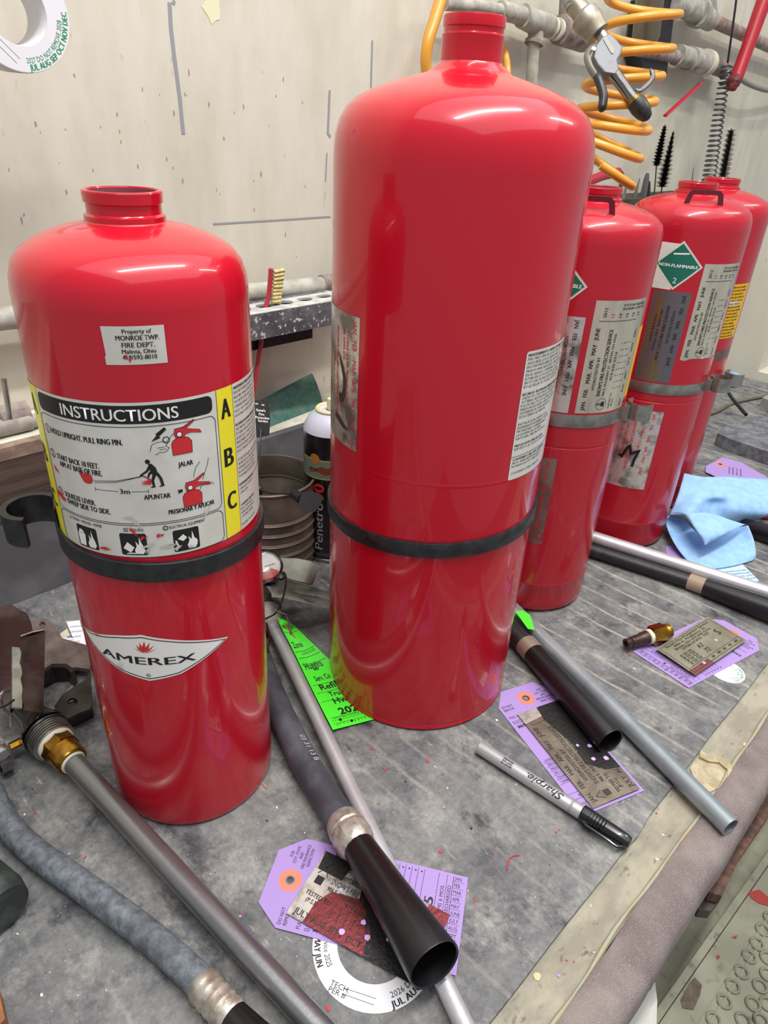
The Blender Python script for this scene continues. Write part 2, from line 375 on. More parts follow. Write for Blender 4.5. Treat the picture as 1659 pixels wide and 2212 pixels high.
class Frame:
    """flat frame from three unprojected points: origin, a point along +x, a point on the +y side"""
    def __init__(s, o, px, py):
        s.o = Vector(o); s.x = (Vector(px) - s.o).normalized(); y = Vector(py) - s.o; s.y = (y - s.x * y.dot(s.x)).normalized(); s.n = s.x.cross(s.y)
        s.w = (Vector(px) - s.o).length; s.h = abs(y.dot(s.y))
        if s.n.z < -0.2: s.n = -s.n; s.flip = True
        else: s.flip = False
    def __call__(s, u, v, off=0): return s.o + s.x * u + s.y * v + s.n * off

# ------------------------------------------------------------------ the room shell
YW = 0.80
wm = wall_mat()
b = MB(); b.box((-0.9, YW, -0.9), (3.4, YW + 0.1, 1.9)); wall = b.build('wall_back', wm, kind='structure', smooth=0)
cv = Canvas(); GRYM = mat('pencil_mark', '#97999e', 0.8); BRM = mat('brown_stain', '#a5947c', 0.8); PEEL = mat('pale_patch', '#e4e2bf', 0.8)
def wpt(x, y): p = PY(x, y, YW); return (p.x, p.z)
for pl, w in (([(366, 5), (369, 60), (376, 120), (388, 210), (396, 290)], .0045), ([(712, 195), (708, 288), (714, 296)], .0035), ([(804, 87), (801, 190)], .003), ([(706, 330), (703, 392)], .002),
              ([(460, 484), (560, 478), (640, 473), (714, 468)], .0022), ([(372, 2), (378, 8)], .004)):
    cv.line([wpt(*p) for p in pl], w, GRYM)
random.seed(3)
for (x, y, r) in [(457, 14, .014)]:
    c = wpt(x, y); cv.poly([(c[0] + r * (k := random.uniform(.6, 1)) * math.cos(a), c[1] + r * k * 1.2 * math.sin(a)) for a in np.linspace(0, 6.0, 14)], PEEL)
for i in range(60):
    x, y = random.uniform(10, 700), random.uniform(150, 650); c = wpt(x, y); r = random.uniform(.0004, .0013)
    cv.poly([(c[0] + r * math.cos(a) * random.uniform(.5, 1.3), c[1] + r * random.uniform(1, 4) * math.sin(a)) for a in np.linspace(0, 5.5, 6)], BRM if i % 3 else GRYM)
cv.build('wall_marking', lambda u, v, o: Vector((u, YW - 0.0003 - o, v)), wall, d0=0)
b = MB(); b.box((1.735, -0.1, -0.9), (1.80, YW, 0.02)); b.box((1.735, 0.47, 0.02), (1.80, YW, 0.36))
b.build('wall_end', wm, kind='structure', smooth=0)
b = MB(); b.box((-1.2, -1.6, -0.92), (3.4, 0.9, -0.9)); b.build('floor', mat('dark_shop_floor', '#6f6d60', 0.8, col2='#5a584e', scale=8), kind='structure', smooth=0)

# ------------------------------------------------------------------ bench
bench = empty('workbench', (0.6, 0.4, -0.02), 'long workbench with a plywood top and a felt-covered brown front rail along the painted wall', 'workbench')
PLY = mat('worn_plywood', '#a39d8a', 0.8, col2='#8b8576', scale=30, stretch=(1, 2, 1), thr=(0.4, 0.62), col3='#655f52', scale3=90, thr3=(0.6, 0.72), detail=8, bump=0.0008, bscale=80)
b = MB(); b.box((-0.6, 0.0615, -0.024), (1.735, 0.78, -0.0042)); b.build('plywood_top', PLY, bench, smooth=0)
# rail with rounded nose
RAILM = mat('dusty_brown_felt', '#7b6d6c', 0.95, col2='#978b86', scale=30, thr=(0.36, 0.66), col3='#b0a8a0', scale3=900, thr3=(0.52, 0.8), detail=8, bump=0.0012, bscale=900)
prof = [(0.0612, -0.03), (0.0612, -0.001), (0.059, 0.0006), (0.052, 0.0012), (0.043, 0.0006), (0.0365, -0.0012), (0.0325, -0.0045), (0.0305, -0.010), (0.030, -0.03)]
b = MB(); xs = [-0.6 + 2.33 * i / 120 for i in range(121)]
vs = []; fs = []
for i, x in enumerate(xs):
    j = 0.0005 * math.sin(x * 37) + 0.0004 * math.sin(x * 91 + 1)
    vs += [(x, y + (j if k < 3 or k > 5 else 0), z) for k, (y, z) in enumerate(prof)]
n = len(prof)
for i in range(120):
    for k in range(n): fs.append((i * n + k, i * n + (k + 1) % n, (i + 1) * n + (k + 1) % n, (i + 1) * n + k))
fs += [tuple(range(n)), tuple(reversed([120 * n + k for k in range(n)]))]
b.add(vs, fs); b.build('front_rail', RAILM, bench, smooth=50)
b = MB(); b.box((-0.6, 0.062, -0.11), (1.73, 0.075, -0.0245)); b.build('apron', mat('dark_apron_wood', '#4c463f', 0.8, col2='#38322c', scale=20, stretch=(1, 1, 6)), bench, smooth=0)
# torn ply layer (lighter patch) and pale caulk seam
b = MB(); pts = [PZ(x, y, -0.0038) for x, y in [(1490, 1660), (1510, 1632), (1540, 1637), (1575, 1652), (1578, 1680), (1562, 1697), (1535, 1712), (1505, 1700)]]
b.prism(pts, (0, 0, 0.0009)); b.build('torn_veneer', mat('bare_ply_veneer', '#b9ad90', 0.8, col2='#9f9273', scale=90, bump=0.0006), bench, smooth=0)
b = MB(); pts = [PZ(x, y, -0.0028) for x, y in [(1512, 1625), (1535, 1636), (1562, 1640), (1578, 1656), (1582, 1678), (1570, 1690), (1570, 1665), (1552, 1650), (1530, 1648), (1510, 1638)]]
b.prism(pts, (0, 0, 0.0022)); b.build('torn_veneer_edge', MATS['bare_ply_veneer'], bench, smooth=0)
b = MB(); b.tube([(x, 0.0622 + 0.0012 * math.sin(x * 23) + 0.0008 * math.sin(x * 61), -0.0028) for x in [0.15 + i * 0.02 for i in range(62)]], [0.0017 + 0.0005 * math.sin(i * 1.7) for i in range(62)], n=6)
b.build('caulk_seam', mat('pale_caulk', '#9fa08f', 0.8, col2='#a39a7c', scale=60), bench)
# mat
b = MB()
edge = [(-0.6 + 2.33 * i / 90) for i in range(91)]
def my(x): return 0.0902 + 0.0005 * math.sin(x * 14) + 0.0004 * math.sin(x * 47) - (0.002 if 0.40 < x < 0.415 else 0)
lo = [(x, my(x), 0) for x in edge]; hi = [(x, 0.715, 0) for x in edge]
b.strip(lo, hi, (0, 0, -0.0042)); bm_ = b.build('bench_mat', MATM, smooth=0, label='large dusty grey ribbed rubber mat covering the workbench top', category='mat')
# ---- backboard, beam
b = MB(); b.box((-0.6, 0.716, -0.0042), (1.733, 0.728, 0.104)); b.build('trim_1', DARKB, kind='structure', smooth=0)
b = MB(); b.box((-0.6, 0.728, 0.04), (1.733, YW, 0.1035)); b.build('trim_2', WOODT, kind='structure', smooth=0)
bt = empty('timber_beam', (0.1, 0.75, 0.104), 'brown timber beam with a worn front edge lying on the ledge left of the extinguishers', 'beam')
b = MB(); b.box((-0.6, 0.714, 0.104), (0.40, 0.797, 0.183)); o = b.build('beam', WOOD, bt, smooth=0)
b = MB(); b.box((-0.6, 0.7135, 0.1705), (0.4005, 0.7255, 0.1842)); b.build('worn_edge', WOODE, bt, smooth=0)
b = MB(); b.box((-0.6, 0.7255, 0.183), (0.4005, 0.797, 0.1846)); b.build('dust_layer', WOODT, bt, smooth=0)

# ------------------------------------------------------------------ extinguisher cylinders
PA = [(0.0, 0.0012), (0.058, 0.0012), (0.0615, 0.0), (0.0642, 0.0022), (0.0652, 0.006), (0.0652, 0.402), (0.0644, 0.4095), (0.0622, 0.4165), (0.0575, 0.4225), (0.051, 0.4267), (0.043, 0.4305), (0.034, 0.4335), (0.026, 0.4352), (0.0222, 0.4360)]
NK = [(0.0216, 0.4366), (0.0216, 0.4393), (0.0208, 0.4398), (0.0199, 0.4404), (0.0199, 0.4452), (0.0209, 0.4460), (0.0211, 0.4512), (0.0207, 0.4520), (0.0189, 0.4520), (0.0185, 0.4512)]
def shell(name, mt, c, prof, inner, root, n=128):
    b = MB(); b.lathe(prof + inner, (c[0], c[1], 0), (0, 0, 1), n, 0); return b
def cylmap(c, R):
    ph = math.atan2(-c[1], -c[0])
    return lambda u, v, off=0: Vector((c[0] + (R + off) * math.cos(ph + u / R), c[1] + (R + off) * math.sin(ph + u / R), v))
def build_shell(c, mt, prof, neck, root):
    full = []
    for (r0, z0), (r1, z1) in zip((prof + neck)[:-1], (prof + neck)[1:]):
        full.append((r0, z0)); L = math.hypot(r1 - r0, z1 - z0)
        if L > .025:
            k0 = .0012 / L; full += [(r0 + (r1 - r0) * k, z0 + (z1 - z0) * k) for k in (k0, .5, 1 - k0)]
    full.append(neck[-1])
    b = MB(); b.lathe(full, (c[0], c[1], 0), (0, 0, 1), 128, 0)
    b.f.pop(); b.m.pop()  # open top
    r0, z0 = neck[-1]
    b.lathe([(r0, z0), (r0 - 0.0015, z0 - 0.03), (0.001, z0 - 0.034)], (c[0], c[1], 0), (0, 0, 1), 64, 1); b.f.pop(-2); b.m.pop(-2)
    return b.build('body', [mt, NECKIN], root, smooth=28)
def band(c, R, z0, z1, t, tilt, mt, root, name='band', n=96):
    ph = math.atan2(-c[1], -c[0]); b = MB(); vs = []; fs = []
    for i in range(n):
        a = 2 * PI * i / n; dz = tilt * R * math.sin(a); ca, sa = math.cos(ph + a), math.sin(ph + a)
        for rr, zz in ((R + 0.0002, z0), (R + t * .8, z0), (R + t, z0 + .0006), (R + t, z1 - .0006), (R + t * .8, z1), (R + 0.0002, z1)): vs.append((c[0] + rr * ca, c[1] + rr * sa, zz + dz))
    for i in range(n):
        for k in range(6): fs.append((i * 6 + k, i * 6 + (k + 1) % 6, ((i + 1) % n) * 6 + (k + 1) % 6, ((i + 1) % n) * 6 + k))
    b.add(vs, fs); return b.build(name, mt, root, smooth=40)

# ---- A
cA = (0.1909, 0.3912); RA = 0.0652
A = empty('fire_extinguisher', (*cA, 0), 'red cylinder with open neck and white INSTRUCTIONS label, nearest at left', 'fire extinguisher')
build_shell(cA, RED, PA, NK, A); band(cA, RA, 0.2372, 0.2512, 0.0026, -0.06, BLK, A, 'strap')
mA = cylmap(cA, RA)
# clip at the left of the strap
ph = math.atan2(-cA[1], -cA[0]); 
def on_strap(u, z): return mA(u, z)
b = MB(); cl = PZ(72, 1110, 0.262); out = []
cc = Vector((cl.x, cl.y, 0))
dirA = (Vector((cA[0], cA[1], 0)) - cc).normalized(); a0 = math.atan2(dirA.y, dirA.x)
ri, ro = 0.0145, 0.0185; ar = [a0 + math.radians(20 + 5 * i) for i in range(48)]
top = [(cc.x + ro * math.cos(a), cc.y + ro * math.sin(a), 0.268) for a in ar]; inn = [(cc.x + ri * math.cos(a), cc.y + ri * math.sin(a), 0.268) for a in ar]
b.strip(top, inn, (0, 0, -0.020))
q = Vector((cA[0], cA[1], 0)) - dirA * (RA + 0.0005)
side = Vector((-dirA.y, dirA.x, 0))
pl = [cc + dirA * 0.012 + side * 0.014, q + side * 0.016, q - side * 0.010, cc + dirA * 0.013 - side * 0.008]
b.prism([(p.x, p.y, 0.268) for p in pl], (0, 0, -0.020))
b.build('hose_clip', BLK, A, smooth=40)
# labels
def mm(v): return v / 1000
def label_A():
    c = Canvas(); k = 1 / 1000
    c.poly([(x * k, y * k) for x, y in [(-73.5, 255), (100, 255), (100, 354), (-73.5, 354)]], LABW, 0)
    c.poly([(x * k, y * k) for x, y in [(-100, 250), (-73.5, 252.5), (-73.5, 354), (-100, 352)]], YEL, 0)
    c.rect(.0382, .2552, .0512, .354, YEL, 1)
    c.line([(.0382, .255), (.0382, .354)], .0003, INK); c.line([(.0512, .255), (.0512, .354)], .0003, INK); c.line([(-.0738, .255), (-.0738, .354)], .0004, INK)
    for t, v in (('A', .3355), ('B', .3045), ('C', .2745)):
        c.text(t, .0447, v, .0118, INK, w=.0068, bold=.03, align='C', res=4); c.text(t, -.083, v, .0118, INK, w=.0075, bold=.03, align='C', res=4)
    c.poly(rrect(-.0717, .3418, .0350, .3523, .0035), INK, 1)
    c.text('INSTRUCTIONS', -.0512, .3435, .0066, INKW, w=.0655, bold=.012, layer=2, res=4)
    bx = rrect(-.0725, .2790, .0362, .3400, .004); c.line(bx, .0004, INK, close=True)
    c.line(rrect(-.0725, .2553, .0362, .2778, .004), .0004, INK, close=True)
    # steps
    for t, v in (('1', .3302), ('2', .3148), ('3', .2900)):
        c.poly(arc_pts(-.0676, v + .0007, .0028), INK, 2, [arc_pts(-.0676, v + .0007, .0024)[::-1]]); c.text(t, -.0676, v - .0012, .0038, INKR, align='C', bold=.012, layer=3)
    for t, u, v, w in (('HOLD UPRIGHT. PULL RING PIN.', -.0638, .3294, .0468), ('START BACK 10 FEET.', -.0630, .3137, .0305), ('AIM AT BASE OF FIRE.', -.0618, .3093, .0305), ('SQUEEZE LEVER.', -.0630, .2890, .0240), ('SWEEP SIDE TO SIDE.', -.0618, .2846, .0315)):
        c.text(t, u, v, .0033, INK, w=w, bold=.03)
    c.text('JALAR', .0112, .3135, .0029, INK, w=.0085, bold=.03); c.text('APUNTAR', -.0096, .2950, .0030, INK, w=.0145, bold=.03); c.text('PRESIONAR Y APLICAR', .0028, .2838, .0029, INK, w=.0280, bold=.03)
    c.text('3m', -.0225, .2990, .0030, INK, w=.0055, bold=.03)
    c.line([(-.0372, .3003), (-.0235, .3003)], .0003, INK); c.line([(-.0160, .3003), (-.0068, .3003)], .0003, INK); c.line([(-.0372, .2992), (-.0372, .3016)], .0003, INK); c.line([(-.0068, .2992), (-.0068, .3016)], .0003, INK)
    # flame
    fl = [(-.0450, .3060), (-.0462, .3086), (-.0455, .3115), (-.0446, .3088), (-.0436, .3110), (-.0430, .3082), (-.0418, .3108), (-.0412, .3080), (-.0398, .3112), (-.0392, .3078), (-.0385, .3100), (-.0378, .3060), (-.0390, .3038), (-.0415, .3032), (-.0438, .3038)]
    c.poly(fl, INKR, 2); c.line(fl, .0002, INK, 3, close=True)
    for d in (-.0008, 0, .0008): c.line([(-.0372, .3052 + d), (-.0240, .3066 + d * .7), (-.0125, .3094 + d * .2)], .00022, INK)
    c.line([(-.0125, .3094), (-.0105, .3098), (-.0088, .3104), (-.0062, .3088)], .0006, INK)
    # running man silhouette
    c.poly(arc_pts(-.0052, .3190, .0014, n=12), INK, 2)
    c.poly([(-.0050, .3178), (-.0032, .3176), (-.0012, .3150), (-.0004, .3112), (-.0018, .3096), (-.0034, .3104), (-.0046, .3140)], INK, 2)
    c.poly([(-.0048, .3168), (-.0066, .3136), (-.0104, .3108), (-.0100, .3100), (-.0060, .3124), (-.0036, .3150)], INK, 2)
    c.poly([(-.0034, .3140), (-.0056, .3118), (-.0064, .3092), (-.0056, .3088), (-.0046, .3108), (-.0024, .3122)], INK, 2)
    c.poly([(-.0034, .3106), (-.0046, .3070), (-.0040, .3036), (-.0052, .3030), (-.0050, .3025), (-.0026, .3026), (-.0030, .3070), (-.0016, .3100)], INK, 2)
    c.poly([(-.0016, .3112), (.0000, .3070), (.0006, .3036), (-.0006, .3030), (-.0004, .3026), (.0024, .3030), (.0016, .3080), (-.0002, .3118)], INK, 2)
    c.poly(rrect(-.0066, .3046, -.0046, .3086, .0006, 3), INKR, 3)
    # jalar extinguisher
    def ext(ox, oy, sx=1):
        T = lambda pts: [(ox + x * sx, oy + y) for x, y in pts]
        body = T([(-.0055, 0), (.0055, 0), (.0058, .0070), (.0040, .0095), (.0018, .0102), (-.0024, .0102), (-.0048, .0088), (-.0058, .0068)])
        c.poly(body, INKR, 2); c.line(body, .00025, INK, 3, close=True)
        hd_ = T([(-.0030, .0102), (-.0038, .0132), (-.0032, .0158), (.0015, .0162), (.0078, .0196), (.0084, .0188), (.0030, .0150), (.0110, .0128), (.0120, .0108), (.0060, .0122), (.0024, .0118), (.0018, .0102)])
        c.poly(hd_, INKR, 2); c.line(hd_, .00025, INK, 3, close=True)
        c.poly(arc_pts(ox - .0009 * sx, oy + .0122, .0017), INK, 3); c.poly(arc_pts(ox - .0009 * sx, oy + .0122, .0013), INKW, 4)
    ext(.0145, .3212); ext(.0175, .2868)
    c.poly([(-.0018, .3308), (.0014, .3345), (.0008, .3352), (.0058, .3388), (.0070, .3375), (.0026, .3336), (.0034, .3328)], INK, 2)
    c.line(arc_pts(.0062, .3312, .0018, n=16), .0005, INK, close=True)
    hand = [(-.0030, .3252), (-.0018, .3290), (.0010, .3302), (.0048, .3306), (.0066, .3290), (.0056, .3276), (.0074, .3262), (.0060, .3246), (.0044, .3238), (.0020, .3240), (-.0004, .3228)]
    c.line(hand, .0003, INK)
    c.line([(.0010, .3268), (.0050, .3272)], .0003, INK); c.line([(.0020, .3256), (.0058, .3258)], .0003, INK); c.line([(.0062, .3300), (.0100, .3340), (.0150, .3346)], .0003, INK)
    c.line([(.0150, .3172), (.0160, .3130), (.0172, .3098)], .0003, INK) if False else None
    c.line([(.0240, .3142), (.0210, .3110), (.0196, .3072), (.0194, .3050)], .0003, INK); c.line([(.0296, .3150), (.0285, .3110), (.0262, .3060), (.0246, .3022)], .0003, INK)
    c.line([(.0225, .2962), (.0230, .2980), (.0252, .2988), (.0300, .2986), (.0318, .2970)], .0003, INK); c.poly([(.0090, .2988), (.0120, .2990), (.0120, .2972), (.0090, .2966), (.0098, .2976)], INK, 2)
    # class icons
    for x, t, sym in ((-.0500, 'TRASH • WOOD • PAPER', 0), (-.0195, 'LIQUIDS', 1), (.0112, 'ELECTRICAL EQUIPMENT', 2)):
        c.poly(rrect(x - .0078, .2570, x + .0078, .2722, .0014), INK, 1)
        flm = [(x + .0008, .2580), (x + .0002, .2605), (x + .0016, .2635), (x + .0012, .2668), (x + .0030, .2640), (x + .0036, .2700), (x + .0046, .2655), (x + .0056, .2632), (x + .0064, .2600), (x + .0050, .2578)]
        c.poly(flm, INKW, 2)
        if sym == 0:
            c.poly([(x - .0068, .2580), (x - .0018, .2580), (x - .0012, .2665), (x - .0070, .2665)], INKW, 2); c.poly([(x - .0066, .2668), (x - .0016, .2668), (x - .0030, .2690), (x - .0052, .2694)], INKW, 2)
        elif sym == 1:
            c.poly([(x - .0064, .2618), (x - .0022, .2588), (x + .0002, .2625), (x - .0036, .2662)], INKW, 2); c.poly([(x - .0050, .2578), (x + .0040, .2580), (x + .0030, .2588), (x - .0040, .2586)], INKW, 2)
        else:
            c.poly([(x - .0052, .2660), (x - .0018, .2688), (x + .0004, .2660), (x - .0020, .2640)], INKW, 2); c.poly(arc_pts(x + .0040, .2620, .0026, n=12), INKW, 3); c.line([(x - .0066, .2580), (x - .0052, .2610), (x - .0064, .2650)], .0010, INKW)
    c.text('TRASH • WOOD • PAPER', -.0605, .2742, .0019, INK, w=.0230, bold=.012); c.poly([(-.0632, .2740), (-.0612, .2740), (-.0622, .2762)], INK, 2, [[(-.0628, .2743), (-.0622, .2756), (-.0616, .2743)]])
    c.text('LIQUIDS', -.0205, .2738, .0019, INK, w=.0078, bold=.012); c.line([(-.0240, .2736), (-.0218, .2736), (-.0218, .2758), (-.0240, .2758)], .0003, INK, close=True); c.text('B', -.0229, .2739, .0015, INK, align='C')
    c.text('ELECTRICAL EQUIPMENT', .0020, .2740, .0019, INK, w=.0215, bold=.012); c.line(arc_pts(-.0002, .2749, .0014, n=14), .0005, INK, close=True); c.text('C', -.0002, .2741, .0015, INK, align='C')
    # maintenance column
    y = .3505
    for ln in ['MAINTENANCE: INSPECT MONTHLY OR MORE', 'FREQUENT INTERVALS WHEN CIRCUMSTANCES', 'REQUIRE. MAKE SURE EXTINGUISHER IS', 'UN-OBSTRUCTED AND IN ITS PROPER', 'OPERABLE RANGE. LOCATED IN PROPER', 'PLACE. GROSS WEIGHT WITH NOZZLE', 'HOSE AND HORN IS 18.75 LBS (8.51 KG).', '', 'RECHARGE: RECHARGE IMMEDIATELY AFTER', 'USE. PARTIAL DISCHARGE WILL CAUSE UNIT', 'TO LEAK. HAVE EXTINGUISHER FILLED 10', 'LB (4.54 KG) OF ABC DRY CHEMICAL AND', 'PRESSURIZED WITH DRY NITROGEN. AND', 'AN AUTHORIZED DISTRIBUTOR AND', 'IN ACCORDANCE WITH THE MANUAL', '', 'TO BE INSTALLED, INSPECTED AND', 'TESTED IN ACCORDANCE WITH', 'SUPPLIED BY LOCAL FIRE', 'PROTECTION ASSOCIATION', '"PORTABLE EXTINGUISHERS"', '', 'CAUTION: AVOID HOT', 'SURFACES CONTACT', 'CORROSION', '', '', 'CONTENTS: ABC DRY', 'MUSCOVITE MICA', 'AMMONIUM SULFATE', 'CONTENTS UNDER', '', 'TESTED TO 585 PSI']:
        if ln:
            c.text(ln, .0525, y, .0016, INK, w=min(.036, .00105 * len(ln)), bold=.02 if ln[-1] != ',' and ':' in ln[:13] else .005, res=1)
        y -= .00290
    c.line([(.0515, .2880), (.092, .2880)], .0003, INK)
    # scrapes
    random.seed(11)
    SCR = mat('scraped_label', '#c7c2b8', 0.5)
    for (x, y_, l, a, m_) in [(-.0665, .3052, .006, -.5, INKR), (-.0690, .2880, .009, -.1, INKR), (-.0650, .2862, .007, -.3, INKR), (-.0180, .2742, .009, -.9, INKR), (-.0130, .2690, .004, .4, INKR), (-.0380, .2600, .008, .1, INKR), (-.0062, .3060, .006, .1, INKR), (-.0100, .2640, .010, .2, SCR), (.0000, .2620, .012, .1, SCR), (-.0120, .2602, .005, .7, SCR), (.0250, .2800, .011, .9, SCR), (.0060, .2600, .006, .3, SCR), (-.0030, .2705, .004, .2, INKR), (-.0160, .2800, .008, -1.0, SCR), (-.0200, .2830, .007, .1, SCR)]:
        for j in range(4):
            dx, dy = random.uniform(-.0012, .0012), random.uniform(-.0009, .0009); ca, sa = math.cos(a + random.uniform(-.2, .2)), math.sin(a)
            p0 = (x + dx - l / 2 * ca, y_ + dy - l / 2 * sa); p1 = (x + dx + l / 2 * ca * random.uniform(.3, 1), y_ + dy + l / 2 * sa); w = random.uniform(.0002, .0009)
            c.poly([p0, ((p0[0] + p1[0]) / 2 + sa * w, (p0[1] + p1[1]) / 2 - ca * w), p1, ((p0[0] + p1[0]) / 2 - sa * w, (p0[1] + p1[1]) / 2 + ca * w)], m_, 5)
    return c
label_A().build('instruction_label', mA, A, step=.004, label='white instruction label with yellow A B C stripes')
c = Canvas(); c.poly([(-.0191, .3948), (.0118, .3948), (.0118, .3748), (-.0189, .3748), (-.0190, .379), (-.0184, .3800)], LABW, 0)
for t, v, w, h in (('Property of', .3912, .0142, .0021), ('MONROE TWP.', .3877, .0212, .0024), ('FIRE DEPT.', .3840, .0162, .0024), ('Malinta, Ohio', .3808, .0168, .0021), ('419/592-8010', .3777, .0170, .0022)):
    c.text(t, -.0018, v, h, INK, w=w, bold=.022, align='C', res=3)
for (x, y_) in ((-.0088, .3805), (-.0072, .3788)): c.poly([(x, y_), (x + .0012, y_ - .0008), (x + .0004, y_ - .0028), (x - .0004, y_ - .0012)], INKR, 3)
c.build('property_sticker', mA, A, step=.004, label='small white property sticker')
c = Canvas(); lg = [(-.0815, .1790), (-.060, .1855), (-.0415, .1915), (-.0240, .1950), (-.0060, .1905), (.012, .1850), (.0328, .1780), (.016, .1690), (-.002, .1600), (-.0235, .1552), (-.044, .1602), (-.062, .1690)]
c.poly(lg, INKW, 0); ins = [((x + .0235) * .955 - .0235, (y_ - .1742) * .90 + .1742) for x, y_ in lg]; c.line(ins, .0007, INK, close=True)
c.text('AMEREX', -.0575, .1695, .0062, INK, w=.0660, bold=.035, res=4); c.text('®', -.0235, .1585, .0030, INK, align='C', bold=.0)
for i in range(7):
    a = (i - 3) * .36; bx_, by_ = -.0235, .1795; l = .0105 - abs(i - 3) * .0007; dx, dy = math.sin(a), math.cos(a)
    c.poly([(bx_ + dx * .0012 - dy * .0003, by_), (bx_ + dx * l * .55 - dy * .0012, by_ + dy * l * .5), (bx_ + dx * l + .0008, by_ + dy * l), (bx_ + dx * l * .5 + dy * .0011, by_ + dy * l * .45)], INKR, 2)
c.build('emblem_label', mA, A, step=.004, label='white diamond shaped emblem label')

# ---- B
cB = (0.4236, 0.3458); RB = 0.0905
B = empty('fire_extinguisher', (*cB, 0), 'tallest, widest red cylinder with a long narrow neck, centre of the bench', 'fire extinguisher')
PB = [(0.0, 0.0012), (0.085, 0.0012), (0.0885, 0.0), (0.0908, 0.0025), (0.0905, 0.0062), (0.0900, 0.0072), (RB, 0.0085), (RB, 0.2555), (RB + .0002, 0.2565), (RB, 0.2575), (RB, 0.466), (0.0903, 0.474), (0.0893, 0.482), (0.0868, 0.4905), (0.0820, 0.4985), (0.0750, 0.5045), (0.066, 0.5090), (0.056, 0.5128), (0.046, 0.5160), (0.036, 0.5185), (0.0290, 0.5203), (0.0262, 0.5222), (0.0240, 0.5242), (0.0215, 0.5256), (0.0206, 0.5268)]
NB = [(0.0204, 0.5405), (0.0206, 0.5410), (0.0204, 0.5418), (0.0196, 0.5424), (0.0196, 0.5452), (0.0203, 0.5458), (0.0205, 0.5508), (0.0200, 0.5520), (0.0185, 0.5522), (0.0180, 0.5515)]
build_shell(cB, RED, PB, NB, B); band(cB, RB, 0.1930, 0.2064, 0.0024, 0.05, BLK, B, 'strap'); mBm = cylmap(cB, RB)
def months(c, u, v0, sp, h, m, rot, names=('JAN.', 'FEB.', 'MAR.', 'APR.', 'MAY', 'JUNE'), dirn=-1):
    for i, t in enumerate(names): c.text(t, u, v0 + dirn * i * sp, h, m, rot=rot, bold=.005, cond=.8)
c = Canvas(); c.rect(-.135, .268, -.0660, .3705, FOIL, 0)
months(c, -.0735, .3675, .0145, .0045, INKR, -PI / 2, ('JAN.', 'FEB.', 'MAR.', 'APR.', 'MAY', 'JUNE'))
c.text('COMPLETE 6 YR. MAINTENANCE', -.0815, .358, .0028, INKR, rot=-PI / 2, w=.055); c.text('PER NFPA #10', -.0865, .360, .0028, INKR, rot=-PI / 2, w=.024)
c.text("SNOW'S FIRE PROTECTION SERVICE", -.098, .358, .0032, INKR, rot=-PI / 2, w=.070, bold=.03); c.text('419-636-5316', -.106, .345, .0026, INKR, rot=-PI / 2, w=.04)
c.text('2016', -.0735, .278, .0042, INKR, rot=-PI / 2, w=.009)
TEAR = mat('torn_dark_gap', '#3a2f2c', 0.6)
c.poly([(-.097, .348), (-.094, .340), (-.085, .330), (-.0805, .320), (-.082, .308), (-.086, .302), (-.0915, .300), (-.093, .308), (-.088, .308), (-.0855, .314), (-.086, .322), (-.092, .334)], TEAR, 3)
c.poly([(-.099, .291), (-.090, .289), (-.083, .2855), (-.076, .283), (-.083, .281), (-.092, .284), (-.100, .286)], TEAR, 3)
c.build('foil_test_sticker', mBm, B, step=.004, label='torn silver foil sticker with red print')
c = Canvas(); c.poly(rrect(.0618, .2560, .135, .3565, .002), LABW, 0)
y = .3528
for ln in ['MANTENIMIENTO: INSPECCIONAR CON', 'MAS FRECUENCIA SI LAS CIRCUNSTANCIAS', 'ASEGURESE QUE LA MANGUERA NO', 'ENCUENTREN LIBRE DE OBSTRUCCION', 'PRESION MARCADA EN EL MANOMETRO', 'EN EL RANGO OPERABLE. EL SELLO DEBE', 'ESTAR EN SU POSICION. EL PESO', 'BRUTO DEL EXTINGUIDOR INCLUYENDO', 'BOQUILLA) ES 34 LB (15.42 KG)', '', 'RECARGO: RECARGAR INMEDIATAMENTE', 'CADA USO. DESCARGA PARCIAL CAUSA', 'GOTERAS. RECARGAR EL EXTINGUIDOR', 'KG) DE ABC POLVO QUIMICO SECO', 'PRESION DE NITROGENO DE 195 PSI', 'DISTRIBUIDOR Y RECARGADOR', 'DE ACUERDO AL MANUAL', '', 'INSTALACION, INSPECCION,', 'EXAMINACION DEBERA CUMPLIR', 'PROPIETARIO SUMINISTRADO', 'LA NORMA NO.10 PARA', 'NATIONAL FIRE PROTECTION', '', 'PRECAUCION: PRECAUCION', 'EXPUESTO AL POLVO QUIMICO', '', '', 'CONTENIDO: ABC DRY CHEMICAL', 'MICA, AMMONIUM PHOSPHATE', 'NUISANCE DUST, IRRITANT', '', 'CONTENIDOS BAJO PRESION']:
    if ln: c.text(ln, .0636, y, .0019, INK, w=.0017 * len(ln), bold=.025 if ':' in ln else .008, res=1)
    y -= .00288
c.line([(.0618, .2755), (.135, .2755)], .0004, INK)
c.build('spanish_label', mBm, B, step=.004, label='white label with fine Spanish print')

